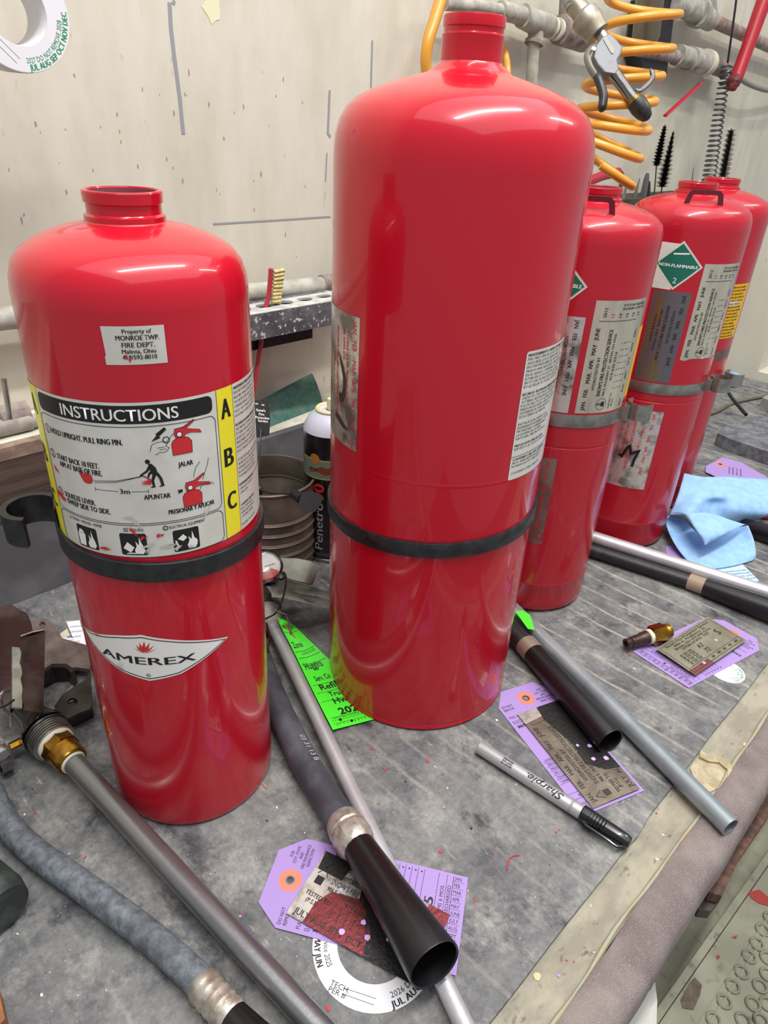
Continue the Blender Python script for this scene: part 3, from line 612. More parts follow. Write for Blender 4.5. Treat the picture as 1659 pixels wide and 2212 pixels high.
# ---- C, D, E
RC = 0.0656
PC = [(0.0, 0.0012), (0.052, 0.0012), (0.056, 0.0), (0.0610, 0.0014), (0.0640, 0.0045), (0.0652, 0.010), (RC, 0.016), (RC, 0.0395), (RC + .0003, 0.0402), (RC, 0.0410), (RC, 0.2090), (RC - .0006, 0.2100), (RC - .0006, 0.2108), (RC, 0.2118), (RC, 0.404), (0.0650, 0.412), (0.0628, 0.4185), (0.0580, 0.4235), (0.052, 0.4268), (0.045, 0.4295), (0.036, 0.4322), (0.028, 0.4338), (0.0242, 0.4345)]
NC = [(0.0232, 0.4352), (0.0230, 0.4375), (0.0208, 0.4384), (0.0205, 0.4412), (0.0212, 0.4418), (0.0214, 0.4462), (0.0210, 0.4470), (0.0192, 0.4470), (0.0188, 0.4462)]
HND = mat('dark_red_handle', '#5e1420', 0.4)
def handle(cc, rot, root, r=0.043, mt=HND):
    """flat bent strap handle standing on the shoulder; rot = azimuth (rad) around the axis measured from the camera-facing side"""
    ph = math.atan2(-cc[1], -cc[0]) + rot; e = Vector((math.cos(ph), math.sin(ph), 0)); s = Vector((-e.y, e.x, 0)); o = Vector((cc[0], cc[1], 0)) + e * r
    pf = [(-.0205, .4255), (-.0175, .4385), (-.0140, .4420), (.0140, .4420), (.0178, .4385), (.0205, .4255)]
    pi_ = [(-.0155, .4255), (-.0130, .4365), (-.0112, .4378), (.0112, .4378), (.0132, .4365), (.0155, .4255)]
    b = MB(); b.strip([o + s * x + Vector((0, 0, z)) for x, z in pf], [o + s * x + Vector((0, 0, z)) for x, z in pi_], e * 0.0028)
    return b.build('carry_handle', mt, root, smooth=0)
def steel_band(cc, z0, z1, root, uc, tilt=0):
    band(cc, RC, z0, z1, 0.0010, tilt, STEEL, root, 'steel_band')
    mp = cylmap(cc, RC); zz = (z0 + z1) / 2; h = (z1 - z0)
    p = mp(uc, 0, 0.001); n_ = (p - Vector((cc[0], cc[1], 0))).normalized(); t = Vector((-n_.y, n_.x, 0))
    # clasp block and open hose loop
    b = MB(); b.box((-.006, -.0005, z0 - .001), (.006, .006, z1 + .001), 0, (Vector((p.x, p.y, 0)), t, n_, Vector((0, 0, 1))))
    ctr = p + n_ * 0.014 + t * 0.010; a0 = math.atan2(-n_.y, -n_.x)
    arr = [a0 - math.radians(40) + math.radians(8 * i) for i in range(28)]
    b.strip([(ctr.x + .0128 * math.cos(a), ctr.y + .0128 * math.sin(a), z1 + .004) for a in arr], [(ctr.x + .0118 * math.cos(a), ctr.y + .0118 * math.sin(a), z1 + .004) for a in arr], (0, 0, -(h + .004)))
    b.build('band_clasp', STEEL, root, smooth=40)
def placard(u0, vc, hw, extra=True):
    c = Canvas()
    if extra: c.poly([(u0 - .0345, vc - .026), (u0 - .002, vc - .026), (u0 - .002, vc + .0225), (u0 - .030, vc + .0225)], LABW, 0)
    c.poly([(u0, vc + hw), (u0 - hw, vc), (u0, vc - hw), (u0 + hw, vc)], LABW, 1); g = hw - .0028
    c.poly([(u0, vc + g), (u0 - g, vc), (u0, vc - g), (u0 + g, vc)], LABG, 2)
    c.text('NON-FLAMMABLE', u0, vc - .0018, .0032, INKW, w=.041, bold=.03, align='C', layer=3); c.text('2', u0, vc - .0185, .0058, INKW, align='C', layer=3, bold=.01)
    c.line([(u0 - .0075, vc + .0118), (u0 + .0085, vc + .0132)], .0016, INKW, 3)
    return c
def hydro(u0, v0, wd_, ht, rot=0, m=FOILS, ink=INK, torn=False):
    """vertical hydrotest sticker; text reads upward"""
    c = Canvas()
    base = [(u0, v0), (u0 + wd_, v0), (u0 + wd_, v0 + ht), (u0, v0 + ht)]
    if torn: base = [(u0, v0)] + [(u0 + wd_ * i / 9, v0 + random.uniform(-.0015, .0015)) for i in range(1, 10)] + base[1:]
    c.poly(base, m, 0)
    for i, t in enumerate(('JAN.', 'FEB.', 'MAR.', 'APR.', 'MAY', 'JUNE')): c.text(t, u0 + wd_ * .14, v0 + .003 + i * ht * .128, .0038, ink, rot=PI / 2, cond=.9, bold=.02)
    c.text('HYDROTESTED BY', u0 + wd_ * .24, v0 + ht * .22, .0030, ink, rot=PI / 2, w=ht * .30); c.text("SNOW'S FIRE PROTECTION SERVICE", u0 + wd_ * .36, v0 + ht * .16, .0038, ink, rot=PI / 2, w=ht * .60, bold=.02)
    c.text('906 E. MULBERRY ST.  BRYAN, OH 43506', u0 + wd_ * .44, v0 + ht * .16, .0024, ink, rot=PI / 2, w=ht * .56); c.text('419-636-5316', u0 + wd_ * .53, v0 + ht * .30, .0030, ink, rot=PI / 2, w=ht * .26)
    c.text('TESTED TO', u0 + wd_ * .60, v0 + ht * .03, .0022, ink, rot=PI / 2); c.text('(P.S.I.)', u0 + wd_ * .66, v0 + ht * .05, .0022, ink, rot=PI / 2)
    for r_ in range(4):
        for q_ in range(8): c.text(str((q_ + r_) % 10), u0 + wd_ * (.60 + .06 * r_), v0 + ht * (.22 + .058 * q_), .0021, ink if (q_ * 3 + r_) % 7 else INKR, rot=PI / 2, res=1)
    for i, t in enumerate(('JULY', 'AUG.', 'SEPT.', 'OCT.', 'NOV.', 'DEC.')): c.text(t, u0 + wd_ * .90, v0 + .003 + i * ht * .128, .0034, ink, rot=PI / 2, cond=.8)
    c.line([(u0 + wd_ * .10, v0 + ht * .83), (u0 + wd_ * .80, v0 + ht * .83)], .0005, ink)
    for i, t in enumerate(('2012', '13', '14', '15', '16', '17')): c.text(t, u0 + wd_ * (.20 + .13 * i), v0 + ht * .86, .0032, ink if i != 1 else INKR, rot=PI / 2)
    c.text('PRINTED IN U.S.A.', u0 + wd_ * .95, v0 + ht * .97, .0020, ink, rot=PI, w=wd_ * .5, bold=.03); c.text('DO NOT REMOVE', u0 + wd_ * .95, v0 + ht * .94, .0020, ink, rot=PI, w=wd_ * .5, bold=.03)
    for i in range(4): c.poly([(u0 + wd_ * .36 + (i - 1.5) * .0017, v0 + .004 + .004), (u0 + wd_ * .36 + (i - 1.5) * .0017 + .0007, v0 + .0115), (u0 + wd_ * .36 + (i - 1.5) * .0017 + .0014, v0 + .008)], ink, 2)
    c.line(arc_pts(u0 + wd_ * .42, v0 + .009, .0058, n=20), .0004, ink, close=True); c.rect(u0 + wd_ * .42, v0 + .0065, u0 + wd_ * .42 + .0035, v0 + .0115, ink, 2)
    return c
def invhydro(u0, v0, wd_, ht, m, ink):
    c = Canvas(); c.rect(u0, v0, u0 + wd_, v0 + ht, m, 0)
    for i, t in enumerate(('JAN.', 'FEB.', 'MAR.', 'APR.', 'MAY', 'JUNE')): c.text(t, u0 + wd_ * .78, v0 + ht * .97 - i * ht * .135, .0038, ink, rot=-PI / 2, cond=.8)
    c.text('HYDROTESTED BY', u0 + wd_ * .62, v0 + ht * .80, .0030, ink, rot=-PI / 2, w=ht * .36); c.text("SNOW'S FIRE PROTECTION", u0 + wd_ * .44, v0 + ht * .85, .0034, ink, rot=-PI / 2, w=ht * .6, bold=.02)
    c.text('BRYAN, OH 43506', u0 + wd_ * .30, v0 + ht * .8, .0026, ink, rot=-PI / 2, w=ht * .45); c.text('419-636-5316', u0 + wd_ * .18, v0 + ht * .75, .0026, ink, rot=-PI / 2, w=ht * .3)
    return c
cC = (0.6383, 0.355); cD = (0.850, 0.3514); cE = (0.985, 0.378)
Cx = empty('fire_extinguisher', (*cC, 0), 'smaller red cylinder with steel band standing just right of the tallest one', 'fire extinguisher')
build_shell(cC, REDD, PC, NC, Cx); mC = cylmap(cC, RC); handle(cC, -0.05, Cx); steel_band(cC, .2335, .2470, Cx, .089)
placard(-.0195, .369, .0255, False).build('hazard_placard', mC, Cx, step=.004, label='green diamond placard')
hydro(.0160, .2490, .0620, .1090).build('hydrotest_sticker', mC, Cx, step=.004, label='cream and silver hydrotest sticker')
c = Canvas(); c.rect(.0785, .258, .0905, .330, YEL2, 0); c.build('amber_sticker', mC, Cx, step=.004)
invhydro(-.030, .2485, .0395, .0935, FOIL, INK).build('foil_sticker', mC, Cx, step=.004)
DIRTY = mat('dirty_foil', '#94847a', 0.35, 0.6, col2='#7a6058', scale=25, bump=0.0006, bscale=40)
c = invhydro(-.036, .0950, .0440, .1030, DIRTY, INKR); c.text('2016', .0020, .109, .004, INKR, rot=-PI / 2); c.build('lower_foil_sticker', mC, Cx, step=.004)
Dx = empty('fire_extinguisher', (*cD, 0), 'red cylinder with green NON-FLAMMABLE diamond and black marker scrawl on lower foil sticker', 'fire extinguisher')
build_shell(cD, REDD, PC, NC, Dx); mD = cylmap(cD, RC); handle(cD, 0.22, Dx); steel_band(cD, .2205, .2335, Dx, .090)
placard(0.0, .367, .0258).build('hazard_placard', mD, Dx, step=.004, label='green diamond placard')
hydro(.0275, .2640, .0560, .1070, torn=True).build('hydrotest_sticker', mD, Dx, step=.004, label='cream hydrotest sticker with torn bottom edge')
FOILD = mat('aged_dark_foil', '#77757a', 0.4, 0.7, col2='#8d7748', scale=18, stretch=(4, 4, .6), thr=(.55, .7), bump=0.0006, bscale=40)
invhydro(-.0190, .2355, .0410, .1040, FOILD, INK).build('aged_foil_sticker', mD, Dx, step=.004)
c = invhydro(-.030, .0930, .0555, .1060, FOIL, INKR)
MK = mat('marker_scrawl', '#101012', 0.4)
c.line([(-.0150, .1365), (-.011, .1345), (-.0065, .1475), (-.0040, .1500), (-.0010, .1400), (.0050, .1440), (.0078, .1455), (.0045, .1330), (.0038, .1230)], .0034, MK, 3)
c.build('scrawled_foil_sticker', mD, Dx, step=.004)
Ex = empty('fire_extinguisher', (*cE, 0), 'rearmost red cylinder carrying a yellow label, partly hidden at right', 'fire extinguisher')
build_shell(cE, REDD, PC, NC, Ex); mE = cylmap(cE, RC); steel_band(cE, .1950, .2080, Ex, .082)
c = Canvas(); c.rect(.036, .260, .0860, .3300, YEL2, 0); y = .325
for i in range(16):
    w = [.030, .036, .026, .034, .03, .02][i % 6]
    if i == 5: c.rect(.050, y - .001, .070, y + .004, LABW, 1)
    c.text(['CARBON DIOXIDE', 'FIRE EXTINGUISHER', 'WARNING', 'RECHARGE AFTER USE', 'DO NOT USE ON', 'HOLD UPRIGHT'][i % 6], .061, y, .0021, INK, w=w, align='C', bold=.03, res=1); y -= .0042
c.build('yellow_label', mE, Ex, step=.004, label='yellow caution label')
c = Canvas(); c.rect(.036, .230, .092, .2440, DIRTY, 0); c.build('tape_residue', mE, Ex, step=.004)

# ------------------------------------------------------------------ tags, foil stickers
def tag_outline(w=.0, W_=.066, Hh=.132): return [(0, 0), (W_, 0), (W_, Hh - .017), (W_ - .014, Hh), (.014, Hh), (0, Hh - .017)]
def service_tag(fr, name, label, W_=.066, Hh=.132, parent=None, bend=None, mt=PUR, card='tag', **props):
    c = Canvas(); hole = arc_pts(W_ / 2, Hh - .0165, .0026, n=16)
    ol = [(0, 0), (W_, 0), (W_, Hh - .018), (W_ - .014, Hh), (.014, Hh), (0, Hh - .018)]
    c.poly(ol, mt, 0, [hole[::-1]]); c.poly(arc_pts(W_ / 2, Hh - .0165, .0088, n=28), ORG, 1, [hole[::-1]])
    c.poly(arc_pts(W_ / 2, Hh - .0165, .0038, n=20), STEEL, 2, [hole[::-1]])
    for i, t in enumerate(('DO NOT', 'REMOVE')): c.text(t, .003, Hh - .0205 - i * .0042, .0026, INK, bold=.005, cond=.8)
    for i, t in enumerate(('FOR', 'CITY, STATE', 'AND', 'FIRE INSURANCE', 'INSPECTION')): c.text(t, W_ - .0145, Hh - .0125 - i * .0036, .0024, INK, bold=.0, align='C', cond=.75)
    c.text('FULL WT.', .003, Hh - .0345, .0028, INK, bold=0, cond=.8); c.line([(.018, Hh - .0345), (W_ - .004, Hh - .0345)], .0003, INK)
    c.text('D.O.T. CERT.# A-797', .003, Hh - .0405, .0028, INK, bold=0, cond=.8); c.line([(.003, Hh - .0412), (.033, Hh - .0412)], .0003, INK)
    c.text("SNOW'S FIRE PROTECTION SERVICE", W_ / 2, Hh - .047, .0033, INK, w=W_ - .008, bold=.03, align='C')
    for i, t in enumerate(('906 E. MULBERRY ST.', 'BRYAN, OHIO 43506', '419-636-5316')): c.text(t, W_ / 2, Hh - .053 - i * .005, .0028, INK, align='C', bold=.0)
    for i, t in enumerate(('LICENSE NO.', 'SERVICED BY', 'PRESSURE WATER', 'DRY CHEMICAL', 'EQUIPMENT', 'CARBON DIOXIDE')):
        y_ = .0575 - i * .0048; c.text(t, .004, y_, .0024, INK, bold=0, cond=.8); c.line([(.002, y_ - .001), (W_ - .002, y_ - .001)], .0003, INK); c.poly(arc_pts(.0018 + W_ - .006, y_ + .001, .0007, n=8), INK)
    c.text('2025', W_ / 2, .0228, .0065, INK, w=.026, bold=.04, align='C'); c.line([(.002, .0215), (W_ - .002, .0215)], .0003, INK)
    c.text('KITCHEN SYSTEMS 6 MOS.', W_ / 2, .0165, .0026, INK, align='C', w=W_ * .7, bold=.01); c.line([(.002, .0152), (W_ - .002, .0152)], .0003, INK); c.text('RECHARGED', W_ * .55, .0115, .0026, INK, bold=0)
    c.line([(.002, .0105), (W_ - .002, .0105)], .0004, INK)
    for i, t in enumerate(('JAN', 'FEB', 'MAR', 'APR', 'MAY', 'JUNE', 'JULY', 'AUG', 'SEPT', 'OCT', 'NOV', 'DEC')):
        v = W_ - .0035 - i * .0053; c.text(t, v - .0009, .0030, .0026, INK, rot=PI / 2 if False else 0, bold=.005, w=.0001) if False else c.text(t, v - .0012, .0095, .0028, INK, rot=-PI / 2, bold=.005, cond=.75)
        c.line([(v - .0022, .0025), (v - .0022, .0105)], .0002, INK)
    c.poly(arc_pts(W_ * .45, .0125, .0012, n=10), MK, 3)
    f0 = fr if bend is None else (lambda u, v, off: fr(u, v, off + bend(u, v)))
    return c.build(name, f0, parent, step=.008 if bend else None, cuty=.008 if bend else None, label=label, **props)

def lift(fr, dz): fr.o = fr.o + Vector((0, 0, dz)); return fr
# tag 1 : origin bottom-left (x axis up the photo, y towards the eyelet)
t1 = Frame(PZ(985, 2108, .0005), PZ(1011, 1896, .0005), PZ(588, 2000, .0005))
service_tag(t1, 'service_tag', 'purple card service tag under the nearer black discharge horn', W_=t1.w, Hh=.1445, bend=lambda u, v: .0006 * abs(math.sin(v * 40)), category='tag')
t2 = Frame(PZ(1239, 1772, .0005), PZ(1392, 1708, .0005), PZ(1077, 1524, .0005))
t2.o = t2.o + t2.x * .0095
service_tag(t2, 'service_tag', 'purple card service tag partly under the cap end of the silver marker', W_=.066, Hh=.1465, category='tag')
t3 = Frame(PZ(1366, 1407, .0006), PZ(1487.8, 1486, .0006), PZ(1522, 1334, .0006))
t3.y = (t3.y + t3.x * .115).normalized()
service_tag(t3, 'service_tag', 'purple card service tag lying under a small engraved metal plate', W_=t3.w, Hh=.139, category='tag')

PUNCH = mat('punched_hole', '#c9a9ea', 0.6)
def foil(fr, Wf, Hf, m, name, label, patches, ink=INK, flipx=False, holes=(), **props):
    c = Canvas(); c.rect(0, 0, Wf, Hf, m, 0)
    for pm, pts in patches: c.poly([(x * Wf, y_ * Hf) for x, y_ in pts], pm, 1)
    for i, t in enumerate(('JAN.', 'FEB.', 'MAR.', 'APR.', 'MAY', 'JUNE')): c.text(t, .004 + i * Wf * .135, Hf - .0075, .0042, ink, cond=.85, layer=3)
    c.text('HYDROTESTED BY', Wf * .22, Hf - .0145, .0036, ink, w=Wf * .32, layer=3); c.text("SNOW'S FIRE PROTECTION SERVICE", Wf * .16, Hf - .0215, .0044, ink, w=Wf * .62, bold=.01, layer=3)
    c.text('906 E. MULBERRY ST.  BRYAN, OH 43506', Wf * .16, Hf - .0270, .0032, ink, w=Wf * .60, layer=3); c.text('419-636-5316', Wf * .33, Hf - .032, .0032, ink, layer=3, w=Wf * .24)
    c.text('TESTED TO', .004, Hf * .34, .0032, ink, layer=3, cond=.85); c.text('(P.S.I.)', .007, Hf * .25, .0032, ink, layer=3, cond=.85)
    for r_ in range(4):
        for q_ in range(9): c.text(str((q_ + r_) % 10), Wf * (.27 + .055 * q_), Hf * (.36 - .055 * r_), .0022, ink, layer=3, res=1)
    for i, t in enumerate(('JULY', 'AUG', 'SEPT', 'OCT.', 'NOV.', 'DEC.')): c.text(t, .004 + i * Wf * .135, .0028, .0045, ink, cond=.85, layer=3)
    c.text('2025', Wf * .88, Hf * .5, .0042, ink, layer=3); c.line([(Wf * .85, .004), (Wf * .85, Hf - .004)], .0004, ink, 3)
    c.rect(.005, Hf * .52, .011, Hf * .64, ink, 3); c.line([(.004, Hf * .66), (.008, Hf * .80), (.012, Hf * .66)], .0006, ink, 3)
    for x, y_, r in holes: c.poly([(x * Wf + r * math.cos(a) * random.uniform(.8, 1.1), y_ * Hf + r * math.sin(a) * random.uniform(.8, 1.1)) for a in np.linspace(0, 5.8, 12)], PUNCH, 4)
    return c.build(name, lambda u, v, off: fr(u, v, off + .0006 + .0012 * (u / Wf) * (1 - u / Wf) + .0006 * math.sin(v * 90)), None, step=.008, cuty=.008, label=label, category='sticker', **props)
f1 = Frame(PZ(618, 1974, .0018), PZ(904, 2137, .0018), PZ(706, 1839, .0018))
random.seed(5)
rg = lambda pts: pts
foil(f1, f1.w, f1.h, FOIL, 'foil_sticker', 'peeled silver foil test sticker with black and red paint on the nearer purple tag',
     [(FOILR, [(.13, 0), (.62, 0), (.60, .22), (.50, .45), (.42, .62), (.33, .58), (.20, .52), (.14, .3)]), (FOILB, [(.60, 0), (.98, 0), (.90, .30), (.85, .62), (.72, .85), (.48, .78), (.36, .84), (.40, .60), (.50, .40), (.57, .20)]),
      (FOILB, [(.02, .72), (.22, .72), (.24, 1), (0, 1)]), (FOILR, [(.86, .55), (1, .45), (1, 1), (.84, 1)])], holes=[(.40, .13, .0022), (.50, .36, .0020), (.57, .22, .0022), (.70, .33, .0019), (.25, .60, .0015)])
f2 = Frame(PZ(1382, 1705, .0018), PZ(1215, 1518, .0018), PZ(1277, 1742, .0018))
BROWNF = mat('brown_tinted_foil', '#8b8272', 0.3, 0.6, col2='#6f6558', scale=25, bump=0.0004, bscale=120)
foil(f2, .112, f2.h, BROWNF, 'foil_sticker', 'peeled brownish foil test sticker with black paint beside the far black discharge horn',
     [(FOILB, [(.22, 0), (1, 0), (1, .55), (.86, .62), (.55, .48), (.35, .55), (.24, .30)]), (FOIL, [(.90, .60), (1, .58), (1, 1), (.88, 1)])], ink=mat('dim_ink', '#2a2622', 0.4), holes=[(.48, .22, .0022), (.36, .35, .0020), (.33, .12, .0024), (.52, .42, .0016)])
# engraved plate 3
f3 = Frame(PZ(1407.5, 1410, .0045), PZ(1518, 1339, .0045), PZ(1501.6, 1461, .0045))
f3.o = Vector(PZ(1501.6, 1461, .0035)); f3.x = (Vector(PZ(1612, 1385, .0045)) - f3.o).normalized(); yv = Vector(PZ(1407.5, 1410, .0045)) - f3.o; f3.y = (yv - f3.x * yv.dot(f3.x)).normalized(); f3.n = f3.x.cross(f3.y); f3.n = f3.n if f3.n.z > 0 else -f3.n
Wp, Hp = (Vector(PZ(1612, 1385, .0045)) - Vector(PZ(1501.6, 1461, .0035))).length, yv.length
c = Canvas(); c.rect(0, 0, Wp, Hp, PLATE, 0); c.line([(.003, .003), (Wp - .003, .003), (Wp - .003, Hp - .003), (.003, Hp - .003)], .0005, INK, close=True)
c.rect(.0, 0, Wp * .35, Hp * .16, mat('plate_red_wear', '#84504a', 0.4, .5), 1)
for i, (t, w) in enumerate((("Snow's Fire Protection Service", .8), ('906 E. Mulberry St.', .6), ('Bryan, OH 419-636-5316', .66), ('HYDROSTATIC TEST', .5))): c.text(t, Wp / 2, Hp * (.86 - .08 * i), .0028, INK, align='C', w=Wp * w, layer=3)
c.text('S', Wp * .82, Hp * .46, .0085, INK, layer=3, bold=.02); c.text('A7', Wp * .42, Hp * .44, .0055, INK, layer=3); c.text('72', Wp * .44, Hp * .27, .0055, INK, layer=3)
for r_ in range(4):
    c.text('8 10 20', Wp * .12, Hp * (.50 - .09 * r_), .0030, INK, layer=3, w=Wp * .2); c.line([(Wp * .1, Hp * (.48 - .09 * r_)), (Wp * .34, Hp * (.48 - .09 * r_))], .0003, INK, 3)
for i, t in enumerate(('1', '12', '6', 'JAN', 'MAR', 'APR', 'MAY', 'JUNE')): c.text(t, Wp * (.08 + .11 * i), Hp * .10, .0026, INK, layer=3, cond=.7)
c.line([(.003, Hp * .19), (Wp - .003, Hp * .19)], .0004, INK, 3)
for x, y_ in ((.70, .40), (.25, .12)): c.poly(arc_pts(Wp * x, Hp * y_, .0018, n=10), PUNCH, 4)
c.build('engraved_plate', lambda u, v, o: f3(u, v, o + .0012), None, label='thin engraved metal service plate stamped S on the far purple tag', category='plate')

# white collar rings
def collar(cx, cy, z, R, r, name, label, ink, texts, cat='collar'):
    c = Canvas(); c.poly(arc_pts(0, 0, R, n=72), WHT, 0, [arc_pts(0, 0, r, n=56)[::-1]])
    for t, rr, h, a, d in texts: c.text(t, 0, 0, h, ink, bold=.025 if h > .0035 else 0, arc=(0, 0, rr, a, d), layer=2)
    return c
o1 = PZ(795, 2062, .0003); rr_ = (Vector(PZ(676, 2045, .0003)) - Vector(o1)).length
oc = Vector(PZ(800, 2035, .0002))
P_ = [Vector(PZ(*p, .0002)) for p in [(676, 2050), (683, 2100), (730, 2165), (795, 2187), (860, 2178), (905, 2150)]]
Am = np.array([[2 * p.x, 2 * p.y, 1] for p in P_]); bv = np.array([p.x ** 2 + p.y ** 2 for p in P_]); s_ = np.linalg.lstsq(Am, bv, rcond=None)[0]; Rcol = math.sqrt(s_[2] + s_[0] ** 2 + s_[1] ** 2); oc = Vector((s_[0], s_[1], .0002))
Rcol = min(Rcol, .048)
c = Canvas(); c.poly(arc_pts(0, 0, Rcol, n=80), WHT, 0, [arc_pts(0, 0, Rcol * .60, n=56)[::-1]])
angc = lambda x, y_: math.atan2(*(lambda d: (d.y, d.x))(Vector(PZ(x, y_, 0)) - oc))
a_l = angc(684, 2030) - .34; c.text('MAR MAY JUN', 0, 0, .0042, INK, bold=.03, arc=(0, 0, Rcol * .97, a_l, 1), cond=.85); c.text('Service 2025', 0, 0, .0036, INK, bold=0, arc=(0, 0, Rcol * .82, angc(700, 2030) - .12, 1), cond=.85)
c.text('JUL AUG SEP', 0, 0, .0042, INK, bold=.03, arc=(0, 0, Rcol * .97, angc(845, 2170), 1)); c.text('2026 DO NOT', 0, 0, .0036, INK, bold=0, arc=(0, 0, Rcol * .83, angc(845, 2155), 1))
fx = (Vector(PZ(800, 2165, 0)) - Vector(PZ(715, 2125, 0))).normalized(); fy = Vector((-fx.y, fx.x, 0))
def loc2(x, y_): d = Vector(PZ(x, y_, 0)) - oc; return (d.x, d.y)
rt_ = math.atan2(fx.y, fx.x)
p = loc2(712, 2128); c.text('TECH.', *p, .0034, INK, bold=0, rot=rt_); p = loc2(708, 2142); c.text('PER #', *p, .0034, INK, bold=0, rot=rt_)
c.line([loc2(742, 2135), loc2(812, 2158)], .0003, INK); c.line([loc2(738, 2147), loc2(808, 2172)], .0003, INK)
c.build('neck_collar', lambda u, v, o: oc + Vector((u, v, o)), None, label='white printed paper ring under the nearer foil sticker', category='collar')
oc2 = Vector(PZ(1570, 1450, .0002)); c = Canvas(); c.poly(arc_pts(0, 0, .018, n=48), WHT, 0); c.text('OCT NOV DEC', 0, 0, .0030, INKG, bold=.02, arc=(0, 0, .0165, -2.2, 1)); c.text('DO NOT REMOVE 2027', 0, 0, .0022, INKG, bold=0, arc=(0, 0, .0125, -2.5, 1))
c.build('collar_disc', lambda u, v, o: oc2 + Vector((u, v, o)), None, label='small white disc with green print peeking from under the far purple tag', category='collar')
# reel of collars on the wall
YR = 0.66; rc = PY(36, 24, YR); rl = empty('collar_roll', (rc.x, YW, rc.z), 'stack of white neck collars with green lettering hanging on the wall at top left', 'label roll')
b = MB(); Lr = 0.10
for k in range(9):
    y0 = YR + k * .0042; jx = random.uniform(-.0006, .0006)
    b.lathe([(0.0215 + random.uniform(0, .0012), 0), (0.0398, 0), (0.0398, .0038), (0.0215, .0038)], (rc.x + jx, y0, rc.z + jx), (0, 1, 0), 72, 0, closed=True)
b.build('collar_stack', mat('white_paper', '#e8e6e6', 0.7), rl, smooth=40)
b = MB(); b.tube([(rc.x, YR + .004, rc.z + .017), (rc.x, YW + .01, rc.z + .017)], .0035, n=12); b.build('peg', STEEL, rl)
c = Canvas(); c.poly(arc_pts(0, 0, .0397, n=72), WHT, 0, [arc_pts(0, 0, .0225, n=48)[::-1]])
c.text('JUL AUG SEP OCT NOV DEC', 0, 0, .0042, INKG, bold=.03, arc=(0, 0, .0385, -1.50, 1), cond=.78); c.text('2027 DO NOT REMOVE 2028', 0, 0, .0036, INKG, bold=0, arc=(0, 0, .0335, -1.55, 1), cond=.74)
c.line([(-.026, -.010), (-.004, -.031)], .0003, INKG); c.line([(-.029, -.013), (-.007, -.034)], .0003, INKG)
c.build('printed_face', lambda u, v, o: Vector((rc.x + u, YR - .0002 - o, rc.z + v)), rl, d0=0)

# ------------------------------------------------------------------ tubes, hoses, horns on the bench
def lay(pts, z): return [Vector(PZ(x, y, zz)) for (x, y), zz in zip(pts, z if isinstance(z, (list, tuple)) else [z] * len(pts))]
def smooth_path(P, k=6):
    out = []; n = len(P)
    for i in range(n - 1):
        p0, p1, p2, p3 = P[max(i - 1, 0)], P[i], P[i + 1], P[min(i + 2, n - 1)]
        for j in range(k):
            t = j / k; out.append(0.5 * ((2 * p1) + (-p0 + p2) * t + (2 * p0 - 5 * p1 + 4 * p2 - p3) * t * t + (-p0 + 3 * p1 - 3 * p2 + p3) * t ** 3))
    out.append(P[-1]); return out

# left valve assembly with big dip tube
LV = empty('valve_assembly', PZ(111, 1640, 0), 'chromed extinguisher valve with levers and long dark grey dip tube at lower left', 'valve')
a = Vector(PZ(152, 1640, .022)); e = Vector(PZ(652, 2182, .0130)); d = (e - a).normalized(); e2 = e + d * 0.12
b = MB(); b.lathe([(.0086, 0), (.0086, (e2 - a).length)], a, d, 40); b.build('dip_tube', DTUBE, LV)
b = MB(); b.lathe([(.0092, -.012), (.0128, -.012), (.0128, .0025), (.0120, .004), (.0095, .004)], a, d, 32); b.build('tube_nut', BRASS, LV)
b = MB(); b.lathe([(.0096, .004), (.0101, .0045), (.0096, .0065)], a, d, 32); b.build('seal_ring', CREAM, LV)
b = MB(); b.lathe([(.0122, -.022), (.0146, -.0205), (.0146, -.012), (.0126, -.0105)], a, d, 8); b.build('hex_fitting', BRASS, LV, smooth=20)
b = MB(); b.lathe([(.0100, -.0245), (.0150, -.0245), (.0148, -.0205), (.0130, -.019)], a, d, 36); b.build('sealant', CREAM, LV)
pr = [(.010, -.037)]
for i in range(5): pr += [(.0176, -.0365 + i * .0026), (.0176, -.0355 + i * .0026), (.0160, -.0350 + i * .0026), (.0160, -.0342 + i * .0026)]
pr += [(.0165, -.0235), (.012, -.0235)]
b = MB(); b.lathe(pr, a, d, 48); b.build('threaded_collar', STEEL, LV, smooth=20)
b = MB(); b.lathe([(.0160, -.0400), (.0182, -.0398), (.0190, -.0386), (.0182, -.0372), (.0160, -.0370)], a, d, 48); b.build('o_ring', BLK, LV)
b = MB(); b.lathe([(.006, -.083), (.0115, -.080), (.0125, -.066), (.0150, -.055), (.0186, -.046), (.0192, -.0415), (.012, -.0400)], a, d, 36); b.build('valve_body', CHR, LV)
